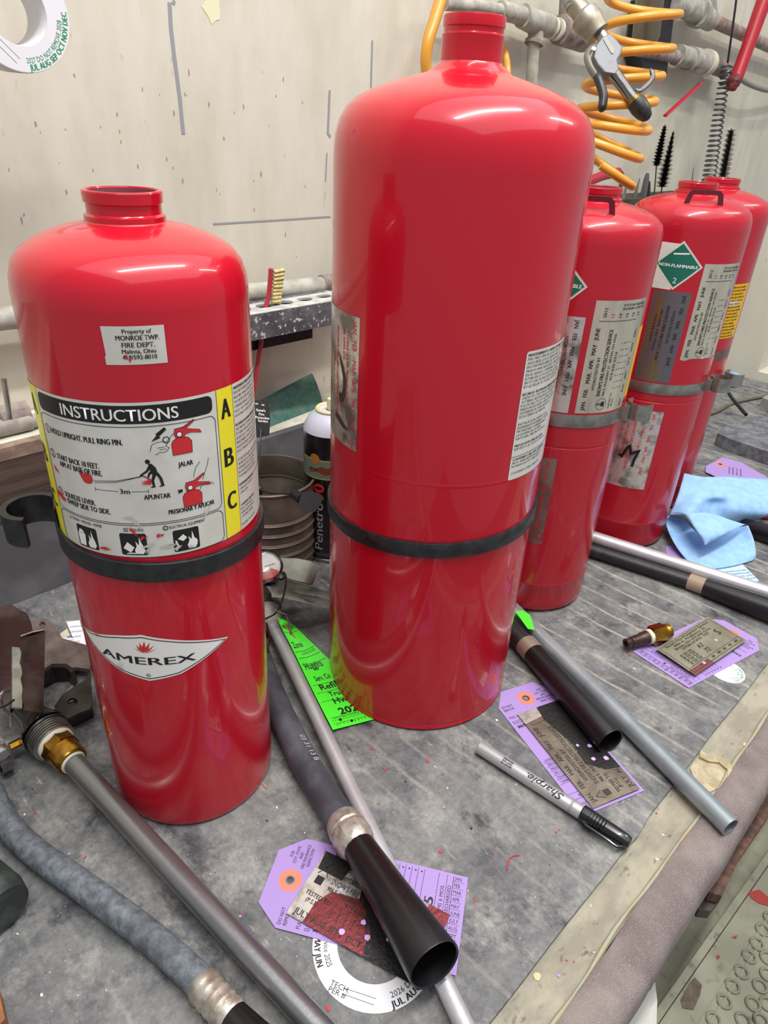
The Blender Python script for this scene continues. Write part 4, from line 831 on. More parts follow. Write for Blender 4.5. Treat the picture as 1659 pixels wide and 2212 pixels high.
# levers
def P3(x, y, z): return Vector(PZ(x, y, z))
wv_ = []
n = 15
lt = [PD(48 - 3 * 0, 1530 - (158) * i / (n - 1), 0.60 + 0.012 * i / (n - 1)) for i in range(n)]
top = []; bot = []
for i in range(n):
    t = i / (n - 1); wig = 2.5 * math.sin(i * 1.9); dep = .566 + .055 * t
    top.append(PD(50 - 8 * t + wig, 1535 - 160 * t, dep)); bot.append(PD(90 + 4 * t, 1540 - 178 * t, dep + .012))
b = MB(); b.strip(top, bot, (0.0012, -0.0008, 0)); b.build('lever', CHD, LV, smooth=60, label='ribbed chrome lever')
b = MB(); b.tube([top[-1], top[-1] * .5 + bot[-1] * .5 + Vector((0, 0, .001)), bot[-1]], .0013, n=8); b.build('lever_edge', CHR, LV)
top = []; bot = []
for i in range(n):
    t = i / (n - 1); dep = .575 + .065 * t; rr = math.sqrt(max(0, 1 - max(0, (t - .75) / .25) ** 2))
    top.append(PD(-30 + 40 * (1 - rr), 1545 - 238 * t, dep)); bot.append(PD(22 + 44 * min(1, t * 2) - 44 * (1 - rr), 1540 - 232 * t, dep + .01))
b = MB(); b.strip(top, bot, (0.0015, -0.001, 0)); b.build('carrying_handle', CHD, LV, smooth=60, label='upper chrome carrying handle')
b = MB(); b.strip([PD(24, 1530 - 130 * t, .572 + .045 * t) for t in (0, .33, .66, 1)], [PD(46, 1532 - 130 * t, .572 + .045 * t) for t in (0, .33, .66, 1)], (.001, 0, .001)); b.build('lever_side_plate', STEEL, LV, smooth=0)
b = MB(); g0 = P3(48, 1600, .018); gd = (P3(0, 1625, .018) - g0).normalized(); b.lathe([(.002, -.01), (.0036, -.01), (.0036, .010), (.003, .010)], g0, gd, 6); b.build('gauge_stem', BRASS, LV, smooth=20)
g1 = g0 + gd * .014; b = MB(); b.lathe([(.004, 0), (.0175, .000), (.0180, .0035), (.0180, .009), (.0160, .010), (.0150, .009)], g1, gd, 40); b.build('pressure_gauge', CHR, LV)
b = MB(); b.tube(smooth_path([PD(20, 1490, .56), PD(2, 1500, .55), PD(8, 1530, .555), PD(22, 1545, .56), PD(24, 1570, .56)]), .0014, n=8); b.build('pull_pin', STEEL, LV)
b = MB(); b.tube(smooth_path([PD(30, 1512, .56), PD(10, 1525, .55), PD(-10, 1530, .545)]), .001, n=8); b.build('pin_tie', BLK, LV)

# second valve hardware behind the cylinder at left: rusty plate and bracket
def flat_plate(pts, z, th, m, name, label, cat, hole=None, dz=None):
    b = MB(); P = [Vector(PZ(x, y, z)) for x, y in pts]; hs = []
    if hole: hs = [[Vector(PZ(hole[0] + hole[2] * math.cos(a), hole[1] + hole[3] * math.sin(a), z)) for a in np.linspace(0, 2 * PI, 17)[:-1]][::-1]]
    b.prism(P, (0, 0, th), 0, hs); return b.build(name, m, smooth=0, label=label, category=cat)
flat_plate([(62, 1352), (80, 1342), (98, 1342), (112, 1350), (128, 1370), (136, 1385), (160, 1392), (190, 1400), (200, 1430), (195, 1452), (165, 1448), (140, 1452), (115, 1458), (92, 1462), (78, 1500), (58, 1500)], .010, .004, RUST, 'bracket_plate', 'rusty steel bracket plate with a round hole behind the chrome levers', 'bracket', hole=(93, 1356, 7, 7))
wh = empty('hose_hanger', PZ(160, 1500, 0), 'dark steel hanger bracket with an oval slot between plate and cylinder', 'bracket')
b = MB(); P = [Vector(PZ(x, y, .020)) for x, y in [(118, 1530), (135, 1505), (160, 1488), (185, 1472), (196, 1455), (200, 1510), (196, 1535), (170, 1545), (140, 1560), (128, 1553)]]
b.prism(P, (0, 0, .0025), 0, [[Vector(PZ(158 + 11 * math.cos(a), 1521 + 9 * math.sin(a), .020)) for a in np.linspace(0, 2 * PI, 17)[:-1]][::-1]]); b.build('slotted_plate', mat('dark_steel', '#55504c', .35, .8, col2='#403b38', scale=40), wh, smooth=0)
b = MB(); b.strip(lay([(96, 1478), (120, 1462), (150, 1462), (168, 1475)], .003), lay([(96, 1484), (120, 1470), (148, 1470), (160, 1482)], .003), (0, 0, .017)); b.build('curved_leg', MATS['dark_steel'], wh)
b = MB(); b.prism([Vector(PZ(x, y, .001)) for x, y in [(128, 1560), (200, 1530), (203, 1548), (150, 1575)]], (0, 0, .018)); b.build('foot', MATS['dark_steel'], wh, smooth=0)
def paper(pts, z, label, m=WHT, lines=True, name='paper_slip', cat='paper', dz=0.0):
    c = Canvas(); fr = Frame(PZ(*pts[0], z), PZ(*pts[1], z), PZ(*pts[-1], z)); c2 = []
    for x, y in pts:
        q = Vector(PZ(x, y, z)) - fr.o; c2.append((q.dot(fr.x), q.dot(fr.y)))
    c.poly(c2, m, 0); xs_ = [p[0] for p in c2]; ys_ = [p[1] for p in c2]
    if lines:
        cx_, cy_ = sum(xs_) / len(xs_), sum(ys_) / len(ys_); w = (max(xs_) - min(xs_)) * .3; h = (max(ys_) - min(ys_)) * .3
        for i in range(4): c.text('HYDROTESTED SERVICE'[: 12 - i], cx_ - w, cy_ + h - i * h * .6, min(.0022, h * .3), INK, w=w * 1.6, bold=0)
    return c.build(name, lambda u, v, o: fr(u, v, o + dz), None, label=label, category=cat)
paper([(143, 1343), (172, 1340), (190, 1400), (160, 1385)], .0006, 'torn white printed slip sticking out left of the nearest cylinder, upper one')
paper([(134, 1380), (152, 1376), (185, 1394), (180, 1402), (140, 1392)], .0002, 'white printed slip lying lower beside the rusty bracket plate')
paper([(128, 1370), (145, 1358), (152, 1372), (136, 1382)], .0001, 'cream coloured paper scrap by the rusty bracket plate', m=mat('cream_paper', '#c9c6b0', .8), lines=False, name='paper_scrap')
paper([(140, 1500), (157, 1478), (163, 1490), (150, 1498)], .0001, 'small purple card corner under the slotted bracket', m=PUR, lines=False, name='card_corner')

# left grey hose with ferrule and horn
LH = empty('discharge_hose', PZ(200, 1920, 0), 'grey worn rubber hose with crimped ferrule running along the lower left', 'hose')
hp_ = [(-60, 1660), (-20, 1712), (0, 1757), (34, 1802), (84, 1848), (169, 1907), (236, 1956), (329, 2027), (405, 2095), (440, 2130)]
P = smooth_path(lay(hp_, [.011] * 10)); b = MB(); b.tube(P, .0096, n=24); b.build('hose', HOSE, LH, smooth=60)
a = P[-1]; d = (P[-1] - P[-4]).normalized(); d = Vector((PZ(495, 2190, .013) - a)).normalized()
pr = [(.0090, -.004), (.0104, -.002)]
for i in range(4): pr += [(.0112, .001 + i * .0060), (.0112, .0030 + i * .0060), (.0104, .0045 + i * .0060)]
pr += [(.0112, .027), (.0100, .029)]
b = MB(); b.lathe(pr, a, d, 28); b.build('ferrule', FERR, LH, smooth=50)
b = MB(); b.lathe([(.0085, .026), (.0098, .0265), (.0130, .07), (.0175, .13), (.0160, .13), (.009, .05)], a, d, 36); b.build('horn', HORN, LH)

# centre hose with horn, printed date
MH = empty('discharge_hose', PZ(700, 1700, 0), 'black rubber hose printed 03 31 13 B with the large black horn in front', 'hose')
hp_ = [(520, 1290), (548, 1385), (570, 1450), (592, 1510), (620, 1570), (660, 1650), (700, 1715), (742, 1780)]
P = smooth_path(lay(hp_, [.0125] * 5 + [.013, .015, .0185])); b = MB(); b.tube(P, .0122, n=28); b.build('hose', HOSED, MH, smooth=60)
a = Vector(PZ(740, 1775, .0185)); e = Vector(PZ(938, 2083, .0385)); d = (e - a).normalized(); Lh = (e - a).length
b = MB(); nseg = 24; pr = [(.0125, -.002), (.0140, .001), (.0152, .009), (.0143, .0105), (.0153, .012), (.0153, .020), (.0140, .026), (.0118, .029)]
b.lathe(pr, a, d, 14); fr_ = b.build('ferrule', FERR, MH, smooth=25, label='crimped silver ferrule')
b = MB(); b.lathe([(.0095, .020), (.0120, .0215), (.0122, .030), (.0142, Lh * .55), (.0180, Lh + .000), (.0177, Lh + .0010), (.0166, Lh + .000), (.0128, Lh * .55), (.009, .03)], a, d, 56, closed=True); b.build('horn', HORN, MH)
# printed date along the hose
hd_ = (Vector(PZ(680, 1680, .024)) - Vector(PZ(645, 1600, .024))).normalized()
fr = Frame(PZ(640, 1622, .0250), PZ(682, 1688, .0250), PZ(660, 1600, .0250)); axd = fr.x
c = Canvas(); GLY = mat('pale_print', '#b6b8c2', .6); c.text('03 31 13 B', 0, 0, .0048, GLY, w=.031, bold=0, res=3)
ha = Vector(PZ(640, 1612, .0125)); hb = Vector(PZ(682, 1682, .0125)); hx = (hb - ha).normalized(); hs = hx.cross(Vector((0, 0, 1))).normalized()
def hosemap(u, v, o): an = v / .0124 + .25; return ha + hx * u - hs * math.sin(an) * (.01245 + o) + Vector((0, 0, math.cos(an) * (.01245 + o)))
c.build('printed_date', hosemap, MH, cuty=.001)
c = Canvas(); c.poly([(.046, -.006), (.050, -.003), (.058, -.0045), (.066, -.0075), (.060, -.0085), (.052, -.0075)], mat('pale_scuff', '#a9a9ae', .7), 1); c.build('scuff', hosemap, MH, step=.002, cuty=.001)

# middle valve with dip tube, gauge, levers, green tag
MV = empty('valve_assembly', PZ(600, 1330, 0), 'extinguisher valve with red faced gauge and slim aluminium dip tube between the two front cylinders', 'valve')
a = Vector(PZ(590, 1352, .0185)); e = Vector(PZ(1010, 2230, .0090)); d = (e - a).normalized()
b = MB(); b.lathe([(.0063, 0), (.0063, (e - a).length + .05)], a, d, 32); b.build('dip_tube', ALU, MV)
b = MB(); b.lathe([(.0064, .002), (.0095, -.002), (.0120, -.006), (.0140, -.012), (.0148, -.022), (.0130, -.027)], a, d, 28); b.build('threaded_neck', DUSTY, MV)
b = MB(); b.lathe([(.012, -.027), (.0180, -.028), (.0180, -.034), (.015, -.036), (.013, -.06), (.006, -.075)], a, d, 28); b.build('valve_body', CHR, MV)
# gauge
gc = Vector(PD(572, 1226, .735)); gn = (Vector(CAM) - gc).normalized() * .75 + Vector((0, 0, .65)); gn.normalize()
b = MB(); b.lathe([(.010, -.010), (.0185, -.008), (.0195, .000), (.0195, .004), (.0175, .0055), (.0165, .004), (.0160, .001)], gc, gn, 40); b.build('gauge_case', CHR, MV)
gu = gn.orthogonal().normalized(); gw = gn.cross(gu)
c = Canvas(); c.poly(arc_pts(0, 0, .0160, n=32), INKW, 0)
def gmap(u, v, o): return gc + ix_v * u + iy_v * v + gn * (.001 + o)
ix_v = (Vector(ix) - gn * Vector(ix).dot(gn)).normalized(); iy_v = gn.cross(ix_v)
c.poly(arc_pts(0, 0, .0145, -2.9, -.2, 20, False) + arc_pts(0, 0, .006, -.2, -2.9, 12, False), INKR, 1); c.line([(0, 0), (.010, .004)], .0008, INK, 2); c.build('gauge_dial', gmap, MV)
b = MB(); b.lathe([(.0172, .0040), (.0160, .0060), (.010, .0078), (.0001, .0084)], gc, gn, 36); b.f.pop(0) if False else None; b.build('gauge_lens', GLS, MV)
# lever (bright channel) towards the right and second handle above
pa = [PD(585, 1266, .72), PD(622, 1270, .725), (PD(650, 1283, .735)), PD(690, 1290, .75), PD(735, 1302, .775)]
pb = [PD(587, 1290, .71), PD(615, 1292, .712), PD(648, 1300, .716), PD(690, 1310, .735), PD(735, 1322, .76)]
b = MB(); b.strip(pa, pb, (.001, .001, -.001)); b.build('lever', STEEL, MV, smooth=60, label='long chrome lever')
pa = [PD(560, 1262, .735), PD(620, 1252, .745), PD(680, 1268, .76), PD(740, 1290, .785)]; pb = [PD(585, 1267, .72), PD(622, 1270, .725), PD(690, 1290, .75), PD(735, 1302, .775)]
b = MB(); b.strip(pa, pb, (0, .0012, -.0008)); b.build('lever_top', STEEL, MV, smooth=60)
hb_ = [PD(588, 1205, .77), PD(640, 1206, .775), PD(672, 1212, .78), PD(688, 1228, .78), PD(680, 1250, .772)]; hb2 = [PD(592, 1238, .755), PD(630, 1252, .757), PD(655, 1258, .76), PD(668, 1262, .762), PD(676, 1262, .765)]
b = MB(); b.strip(hb_, hb2, (0, .001, -.0015)); b.build('carrying_handle', mat('dull_steel', '#7b7a70', .35, .85, col2='#66655c', scale=30), MV, smooth=60)
b = MB(); b.tube(smooth_path([PD(600, 1252, .70), PD(612, 1236, .70), PD(618, 1250, .70), PD(614, 1280, .70), PD(606, 1305, .70), PD(595, 1325, .70), PD(573, 1337, .70)]), .0009, n=6); b.lathe([(.002, 0), (.0048, .001), (.0048, .004), (.002, .006)], PD(607, 1250, .70), (0, 0, 1), 14)
b.build('pin_tie', BLK, MV)
b = MB(); b.tube(smooth_path([PD(575, 1345, .69), PD(582, 1375, .69), PD(580, 1400, .69), PD(574, 1418, .69), PD(568, 1410, .69), PD(572, 1370, .69)]), .0011, n=8); b.build('pull_ring', CHR, MV)
b = MB(); b.tube(lay([(573, 1430), (600, 1486)], .006), .0013, n=8); b.build('safety_pin', STEEL, MV)
# green tag: curled sheet
GT = []
L_pts = [(593, 1328, .034), (628, 1395, .022), (662, 1465, .013), (692, 1525, .007), (719, 1577, .004)]
R_pts = [(618, 1336, .036), (668, 1383, .026), (732, 1445, .010), (790, 1500, .002), (832, 1548, .001)]
Lp = smooth_path([Vector(PZ(*p)) for p in L_pts], 5); Rp = smooth_path([Vector(PZ(*p)) for p in R_pts], 5)
def gtmap(u, v, o):  # u 0..1 across, v 0..1 down from the eyelet end
    k = max(0, min(.99999, v)) * (len(Lp) - 1); i = int(k); t = k - i; l = Lp[i].lerp(Lp[i + 1], t); r = Rp[i].lerp(Rp[i + 1], t)
    p = l.lerp(r, u); return p + Vector((0, 0, -.003 * math.sin(PI * u) * (1 - v) + o))
c = Canvas(); c.poly([(0, .10), (.25, 0), (.75, 0), (1, .10), (1, 1), (0, 1)], GRN, 0); c.poly(arc_pts(.5, .13, .07, n=20), mat('red_eyelet', '#b5443c', .6), 1)
c.sc = 1
def gtxt(t, u, v, h, w, m=INK, b_=.02):
    vs, fs = glyphs(t, b_, 0, 2); x0 = min(q[0] for q in vs); x1 = max(q[0] for q in vs); c.raw([(u + (q[0] - x0) / (x1 - x0) * w, v - q[1] / CAPH * h) for q in vs], fs, m, 2)
gtxt('DO NOT REMOVE', .08, .12, .02, .25, b_=0); gtxt('INSPECTION', .6, .12, .02, .3, b_=0); gtxt('Zone', .10, .27, .045, .5); gtxt('LICENSE NUMBER', .3, .33, .018, .6, b_=0); gtxt('Huggins', .12, .44, .05, .6); gtxt('Serv. Co', .2, .54, .04, .45); gtxt('Refill', .2, .62, .045, .5)
gtxt('Tru', .30, .69, .04, .25); gtxt('HwyK', .30, .76, .05, .55); gtxt('2024', .28, .86, .055, .5, b_=.03); gtxt('KITCHEN SYSTEMS 6 MOS.', .12, .89, .014, .7, b_=0)
for i in range(12): gtxt('JFMAMJJASOND'[i], .1 + i * .068, .955, .018, .03, b_=0)
for vv in (.15, .30, .35, .40, .57, .64, .72, .87, .90, .93): c.raw([(.06, vv), (.94, vv), (.94, vv + .003), (.06, vv + .003)], [(0, 1, 2, 3)], INK, 2)
for (u, v) in ((.22, .905), (.40, .945)): c.poly([(u + .03 * math.cos(a), v + .014 * math.sin(a)) for a in np.linspace(0, 5.8, 10)], MK, 3)
gt = c.build('hang_tag', gtmap, None, step=.1, cuty=.05, label='bright green curled service tag marked 2024 against the tallest cylinder', category='tag')
b = MB(); b.tube([PD(593, 1318, .665), PD(619, 1328, .66), PD(628, 1372, .655), PD(630, 1362, .655), PD(619, 1330, .66)], .0006, n=6)
b.build('tag_wire', STEEL, MV)

# right pair: galvanised tube, hose with horn
GTb = MB(); a = Vector(PZ(1090, 1298, .0090)); e = Vector(PZ(1578, 1787, .0088)); GTb.pipe_open(a, e, .0086, .0012, 36)
GTb.build('galvanised_tube', GALV, smooth=40, label='galvanised steel tube projecting over the bench edge at right', category='tube')
RH = empty('discharge_hose', PZ(1150, 1420, 0), 'black hose and horn with bronze ferrule beside the galvanised tube', 'hose')
a = Vector(PZ(1060, 1318, .0125)); m_ = Vector(PZ(1147, 1405, .0125)); e = Vector(PZ(1318, 1600, .0140)); d = (e - m_).normalized(); Lh = (e - m_).length
b = MB(); b.tube(smooth_path([a, a.lerp(m_, .5), m_]), .0105, n=24); b.build('hose', RUB, RH, smooth=60)
b = MB(); b.lathe([(.0100, -.010), (.0120, -.010), (.0122, .002), (.0118, .006), (.0100, .006)], m_, d, 32); b.build('ferrule', FERB, RH, smooth=30)
b = MB(); b.lathe([(.0085, .004), (.0118, .0045), (.0120, .02), (.0132, Lh), (.0130, Lh + .001), (.0120, Lh), (.0100, .02)], m_, d, 48, closed=True); b.build('horn', HORN, RH)
c = Canvas(); fr = Frame(PZ(1114, 1322, .020), PZ(1150, 1360, .020), PZ(1128, 1312, .020)); c.poly([(0, 0), (.030, -.004), (.034, .002), (.010, .012), (0, .008)], GRN, 0)
c.build('tag_corner', lambda u, v, o: fr(u, v, o), None, label='corner of a bright green tag showing right behind the tallest cylinder', category='tag')

# far pair: aluminium tube, dark hose and horn
b = MB(); a = Vector(PZ(1240, 1148, .0200)); e = Vector(PZ(1740, 1306, .0200)); b.lathe([(.0087, 0), (.0087, (e - a).length)], a, e - a, 32)
b.build('aluminium_tube', ALU, smooth=40, label='silver dip tube lying across the bench behind the blue towel side at far right', category='tube')
FH = empty('discharge_hose', PZ(1480, 1265, 0), 'black hose with tan ferrule and thick horn under the far silver tube', 'hose')
a = Vector(PZ(1250, 1180, .0095)); m_ = Vector(PZ(1495, 1258, .0105)); e = Vector(PZ(1760, 1352, .0170)); d = (e - m_).normalized(); Lh = (e - m_).length
b = MB(); b.tube([a, a.lerp(m_, .5), m_], .0088, n=24); b.build('hose', RUB, FH, smooth=60)
b = MB(); b.lathe([(.008, -.004), (.0102, -.004), (.0104, .016), (.008, .016)], m_, d, 28); b.build('ferrule', mat('tan_ferrule', '#9c8873', .5), FH, smooth=30)
b = MB(); b.lathe([(.008, .014), (.0112, .015), (.0165, Lh), (.015, Lh)], m_, d, 40); b.build('horn', HORN, FH)
# another black horn at the right edge behind the towel + red strip
b = MB(); a = Vector(PZ(1600, 1135, .012)); e = Vector(PZ(1780, 1190, .016)); b.lathe([(.009, 0), (.0115, .004), (.016, (e - a).length), (.014, (e - a).length)], a, e - a, 36); b.build('discharge_horn', HORN, label='black discharge horn behind the blue towel at the right edge', category='horn')
b = MB(); b.prism([Vector(PZ(x, y, .002)) for x, y in [(1620, 1098), (1700, 1118), (1700, 1132), (1618, 1112)]], (0, 0, .008)); b.build('red_strip', mat('red_plastic', '#c4222c', .4), smooth=0, label='thin bright red plastic strip poking out right of the blue towel', category='strip')

# marker
MKR = empty('marker_pen', PZ(1200, 1715, 0), 'silver barrelled permanent marker with black cap on the mat', 'marker')
a = Vector(PZ(1034, 1613, .0066)); e = Vector(PZ(1362, 1823, .0066)); d = (e - a).normalized(); Lm = (e - a).length; jn = (Vector(PZ(1258, 1757, .0066)) - a).length
b = MB(); b.lathe([(.0045, .0), (.0058, .0008), (.0060, .003), (.0061, jn)], a, d, 40); b.build('barrel', mat('marker_silver', '#b9b8ba', .38, .5), MKR, smooth=30)
cap = Lm - jn
b = MB(); b.lathe([(.0060, jn - .001), (.0069, jn), (.0071, jn + .004), (.0069, jn + .010), (.0066, jn + cap * .45), (.0062, jn + cap * .75), (.0056, Lm - .003), (.0044, Lm - .0005), (.003, Lm)], a, d, 40)
side = d.cross(Vector((0, 0, 1))).normalized(); 
if side.dot(Vector(CAM) - a) < 0: side = -side
cp = b.build('cap', mat('glossy_black_cap', '#101114', .22, coat=.4), MKR, smooth=30)
b = MB()
for i in range(6):
    t0 = jn + .006 + i * .0026; b.lathe([(.0066, t0), (.00725, t0 + .0005), (.0066, t0 + .0010)], a, d, 32)
b.build('grip_rib', MATS['glossy_black_cap'], cp)
b = MB(); s0 = a + d * (jn + .004) + side * .0070; s1 = a + d * (Lm - .004) + side * .0085
b.tube([s0, s0.lerp(s1, .1) + side * .0012, s0.lerp(s1, .9) + side * .001, s1 - side * .002], .0014, n=8); b.build('pocket_clip', MATS['glossy_black_cap'], cp)
bx = -d; upz = Vector((0, 0, 1)); sd = bx.cross(upz).normalized()
# lettering reads from cap end towards the tail, tops towards the camera
def mkmap(u, v, o):
    an = v / .0061 + .30; r = .00612 + o; return a + d * (jn - u) + side * math.sin(an) * r + upz * math.cos(an) * r
c = Canvas(); c.text('Sharpie.', .018, -.0022, .0058, INK, w=.034, bold=.012, shear=.3, res=4); c.text('Permanent Marker | Marqueur permanent | Marcador permanente', .016, -.0062, .0013, INK, w=.056, bold=.01)
for i, t in enumerate(('BULLET TIP', 'POINTE OGIVE', 'PUNTA REDONDA')): c.text(t, .066, .0020 - i * .0022, .0014, INK, w=.010, bold=.03)
c.rect(.0085, -.009, .0105, .009, mat('marker_grey_ring', '#8d8d90', .4), 1)
c.build('lettering', mkmap, MKR, cuty=.001)

# brass coupling
BC = empty('brass_coupling', PZ(1405, 1382, 0), 'brass hose coupling with a brown barbed stem on the mat beside the far purple tag', 'coupling')
a = Vector(PZ(1351, 1391, .010)); e = Vector(PZ(1458, 1358, .012)); d = (e - a).normalized(); Lc = (e - a).length
BRN = mat('brown_barb', '#4c3a34', .35, .6)
b = MB(); b.lathe([(.0032, 0), (.0056, .0008), (.0052, .006), (.0046, .007), (.0058, .008), (.0058, .011), (.0050, .012), (.0062, .014), (.0062, .020), (.0070, .022), (.0078, .029), (.006, .030), (.0028, .030), (.0028, .002)], a, d, 32, closed=True); b.build('barbed_stem', BRN, BC, smooth=30)
b = MB(); b.lathe([(.006, .029), (.0082, .030), (.0082, .0345), (.006, .035)], a, d, 28); b.build('seal', CREAM, BC)
b = MB(); b.lathe([(.0085, .0340), (.0112, .036), (.0112, .052), (.0090, .054)], a, d, 6); b.build('hex_nut', BRASS, BC, smooth=20)
b = MB(); b.lathe([(.0060, .052), (.0086, .053), (.0082, .054), (.0086, .055), (.0082, .056), (.0086, .057), (.0082, .060), (.0070, .061), (.0060, .060)], a, d, 32); b.build('thread', BRASS, BC, smooth=20)

# ------------------------------------------------------------------ blue towel
TW = MB()
def grid(ctrl, n=6):
    rows = [smooth_path([Vector(PZ(x, y, z)) for x, y, z in r], n) for r in ctrl]; k = len(rows[0]); cols = [smooth_path([r[i] for r in rows], n) for i in range(k)]
    m_ = len(cols[0]); vs = [cols[i][j] for j in range(m_) for i in range(k)]; fs = [(j * k + i, j * k + i + 1, (j + 1) * k + i + 1, (j + 1) * k + i) for j in range(m_ - 1) for i in range(k - 1)]
    return vs, fs
vs, fs = grid([[(1478, 1022, .072), (1520, 1030, .070), (1570, 1029, .055), (1620, 1032, .048), (1680, 1036, .040)],
               [(1467, 1062, .058), (1515, 1060, .060), (1560, 1068, .058), (1610, 1072, .050), (1672, 1084, .036)],
               [(1455, 1092, .046), (1500, 1088, .056), (1540, 1086, .046), (1590, 1100, .042), (1662, 1112, .026)],
               [(1444, 1112, .036), (1490, 1110, .050), (1530, 1112, .034), (1580, 1128, .020), (1625, 1124, .012)]])
TW.add(vs, fs)
vs, fs = grid([[(1447, 1108, .038), (1490, 1108, .052), (1535, 1108, .044), (1575, 1122, .040), (1613, 1134, .038)],
               [(1462, 1106, .040), (1492, 1118, .050), (1535, 1128, .044), (1573, 1136, .040), (1604, 1136, .036)],
               [(1488, 1122, .040), (1503, 1145, .042), (1530, 1156, .040), (1556, 1156, .036), (1576, 1150, .034)],
               [(1512, 1164, .030), (1518, 1170, .030), (1523, 1178, .029), (1533, 1172, .029), (1545, 1166, .029)]])
TW.add(vs, fs)
vs, fs = grid([[(1443, 1112, .028), (1475, 1120, .024), (1520, 1160, .010), (1570, 1145, .018), (1616, 1135, .034)],
               [(1440, 1135, .022), (1480, 1150, .016), (1520, 1190, .005), (1580, 1172, .012), (1628, 1165, .022)],
               [(1456, 1172, .014), (1485, 1185, .010), (1522, 1205, .004), (1585, 1198, .008), (1633, 1196, .010)],
               [(1478, 1205, .005), (1500, 1222, .004), (1530, 1229, .003), (1585, 1222, .003), (1630, 1210, .002)]])
TW.add(vs, fs, 0)
tw = TW.build('shop_towel', [CLOTH, CLOTHD], smooth=60, label='crumpled light blue shop towel on the bench at far right', category='towel')
sm = tw.modifiers.new('t', 'SOLIDIFY'); sm.thickness = .0007
# things around the towel
def quad_tag(pts, z, name, label, m=PUR, cat='tag', ring=None, lines=0, th=.0004):
    fr = Frame(PZ(*pts[0], z), PZ(*pts[1], z), PZ(*pts[-1], z)); c = Canvas(); q2 = []
    for x, y in pts: q = Vector(PZ(x, y, z)) - fr.o; q2.append((q.dot(fr.x), q.dot(fr.y)))
    c.poly(q2, m, 0)
    if ring:
        q = Vector(PZ(*ring, z)) - fr.o; u, v = q.dot(fr.x), q.dot(fr.y); c.poly(arc_pts(u, v, .0085, n=20), ORG, 1); c.poly(arc_pts(u, v, .0032, n=14), MK, 2)
    cx_ = sum(p[0] for p in q2) / len(q2); cy_ = sum(p[1] for p in q2) / len(q2)
    for i in range(lines): c.text(('FIRE PROTECTION', 'SERVICE TAG', 'RECHARGED JAN FEB', 'HYDROTESTED')[i % 4], cx_, cy_ + (i - lines / 2) * -.006, .0026, INK, bold=0, align='C', w=.030)
    return c.build(name, lambda u, v, o: fr(u, v, o), None, label=label, category=cat)
quad_tag([(1524, 1020), (1525, 1007), (1560, 988), (1600, 998), (1665, 1036), (1640, 1040), (1560, 1036)], .003, 'service_tag', 'purple service tag lying behind the blue towel', ring=(1556, 1003), lines=4)
quad_tag([(1437, 1180), (1440, 1196), (1500, 1222), (1520, 1205), (1462, 1178)], .0004, 'service_tag', 'purple tag corner under the left side of the blue towel')
quad_tag([(1530, 1222), (1600, 1215), (1640, 1255), (1615, 1262)], .0006, 'printed_slip', 'pale blue printed slip between the blue towel and the far silver tube', m=mat('pale_blue_paper', '#b9d4ea', .7), cat='paper', lines=4)
b = MB(); ps = [(1538, 935), (1548, 920), (1575, 905), (1700, 880), (1800, 930), (1800, 1040), (1659, 998), (1560, 955)]
b.prism([Vector(PZ(x, y + 14, .0)) for x, y in [(1542, 948), (1552, 935), (1590, 922), (1700, 905), (1800, 960), (1720, 1010), (1659, 992), (1572, 962)]], (0, 0, .024))
b.build('rubber_block', mat('dusty_black_rubber', '#77787c', .85, col2='#55565c', scale=60, bump=.0006, bscale=200), smooth=0, label='thick dusty grey rubber block behind the towel at the right edge', category='block')
b = MB(); b.tube(smooth_path([PD(1564, 832, 1.45), PD(1580, 858, 1.40), PD(1598, 880, 1.36), PD(1612, 896, 1.34)]), .0035, n=8)
b.build('black_cable', BLK, label='thin black cable end sticking down behind the rearmost cylinder', category='cable')
b = MB(); b.tube(smooth_path([Vector(PZ(x, y, .004)) for x, y in [(1490, 905), (1545, 890), (1580, 872), (1610, 864), (1640, 858), (1680, 850)]]), .0035, n=8); b.build('brown_cord', mat('brown_cord', '#6b6250', .8), label='dull brown cord lying across the bench by the end wall', category='cord')
b = MB(); b.lathe([(.006, 0), (.014, .002), (.016, .012), (.012, .024), (.004, .028)], PZ(1579, 830, .006), (0.2, 0, 1), 20); b.build('blue_cap', mat('blue_plastic', '#7fb0d8', .5), label='small light blue cap behind the rearmost cylinder', category='cap')
b = MB(); b.prism([Vector(PZ(x, y, 0)) for x, y in [(1640, 878), (1700, 850), (1720, 880), (1690, 900)]], (0, 0, .02)); b.build('grey_offcut', mat('grey_offcut', '#8d8e88', .8), smooth=0, label='grey offcut at the right edge beyond the rubber block', category='offcut')

# ------------------------------------------------------------------ can, spray can, pull tag
TC = empty('tin_can', (.431, .601, 0), 'rusty ribbed open tin can standing between the two front cylinders', 'can')
cc = Vector((.436, .608, 0)); Rt = .0542; Ht = .115
pr = [(.001, .001), (Rt - .002, .001), (Rt, .002)]
b = MB()
for i in range(5):
    z = .016 + i * .0145; pr += [(Rt, z - .003), (Rt + .0014, z - .001), (Rt + .0014, z + .001), (Rt, z + .003)]
pr += [(Rt, Ht - .004)]
prin = [(Rt - .0012, Ht - .004), (Rt - .0012, .090), (Rt - .0002, .088), (Rt - .0012, .086), (Rt - .0012, .003), (.001, .003)]
b.lathe(pr + [(Rt, Ht - .002)] + [(Rt - .0012, Ht - .002)] + prin[1:], cc, (0, 0, 1), 80, 0); b.build('can_body', TIN, TC, smooth=30)
for i in range(5):
    z = .016 + i * .0145; b = MB(); b.lathe([(Rt + .0010, z - .0010), (Rt + .0018, z), (Rt + .0010, z + .0010)], cc, (0, 0, 1), 80, closed=True); b.build('rib', TINR, TC)
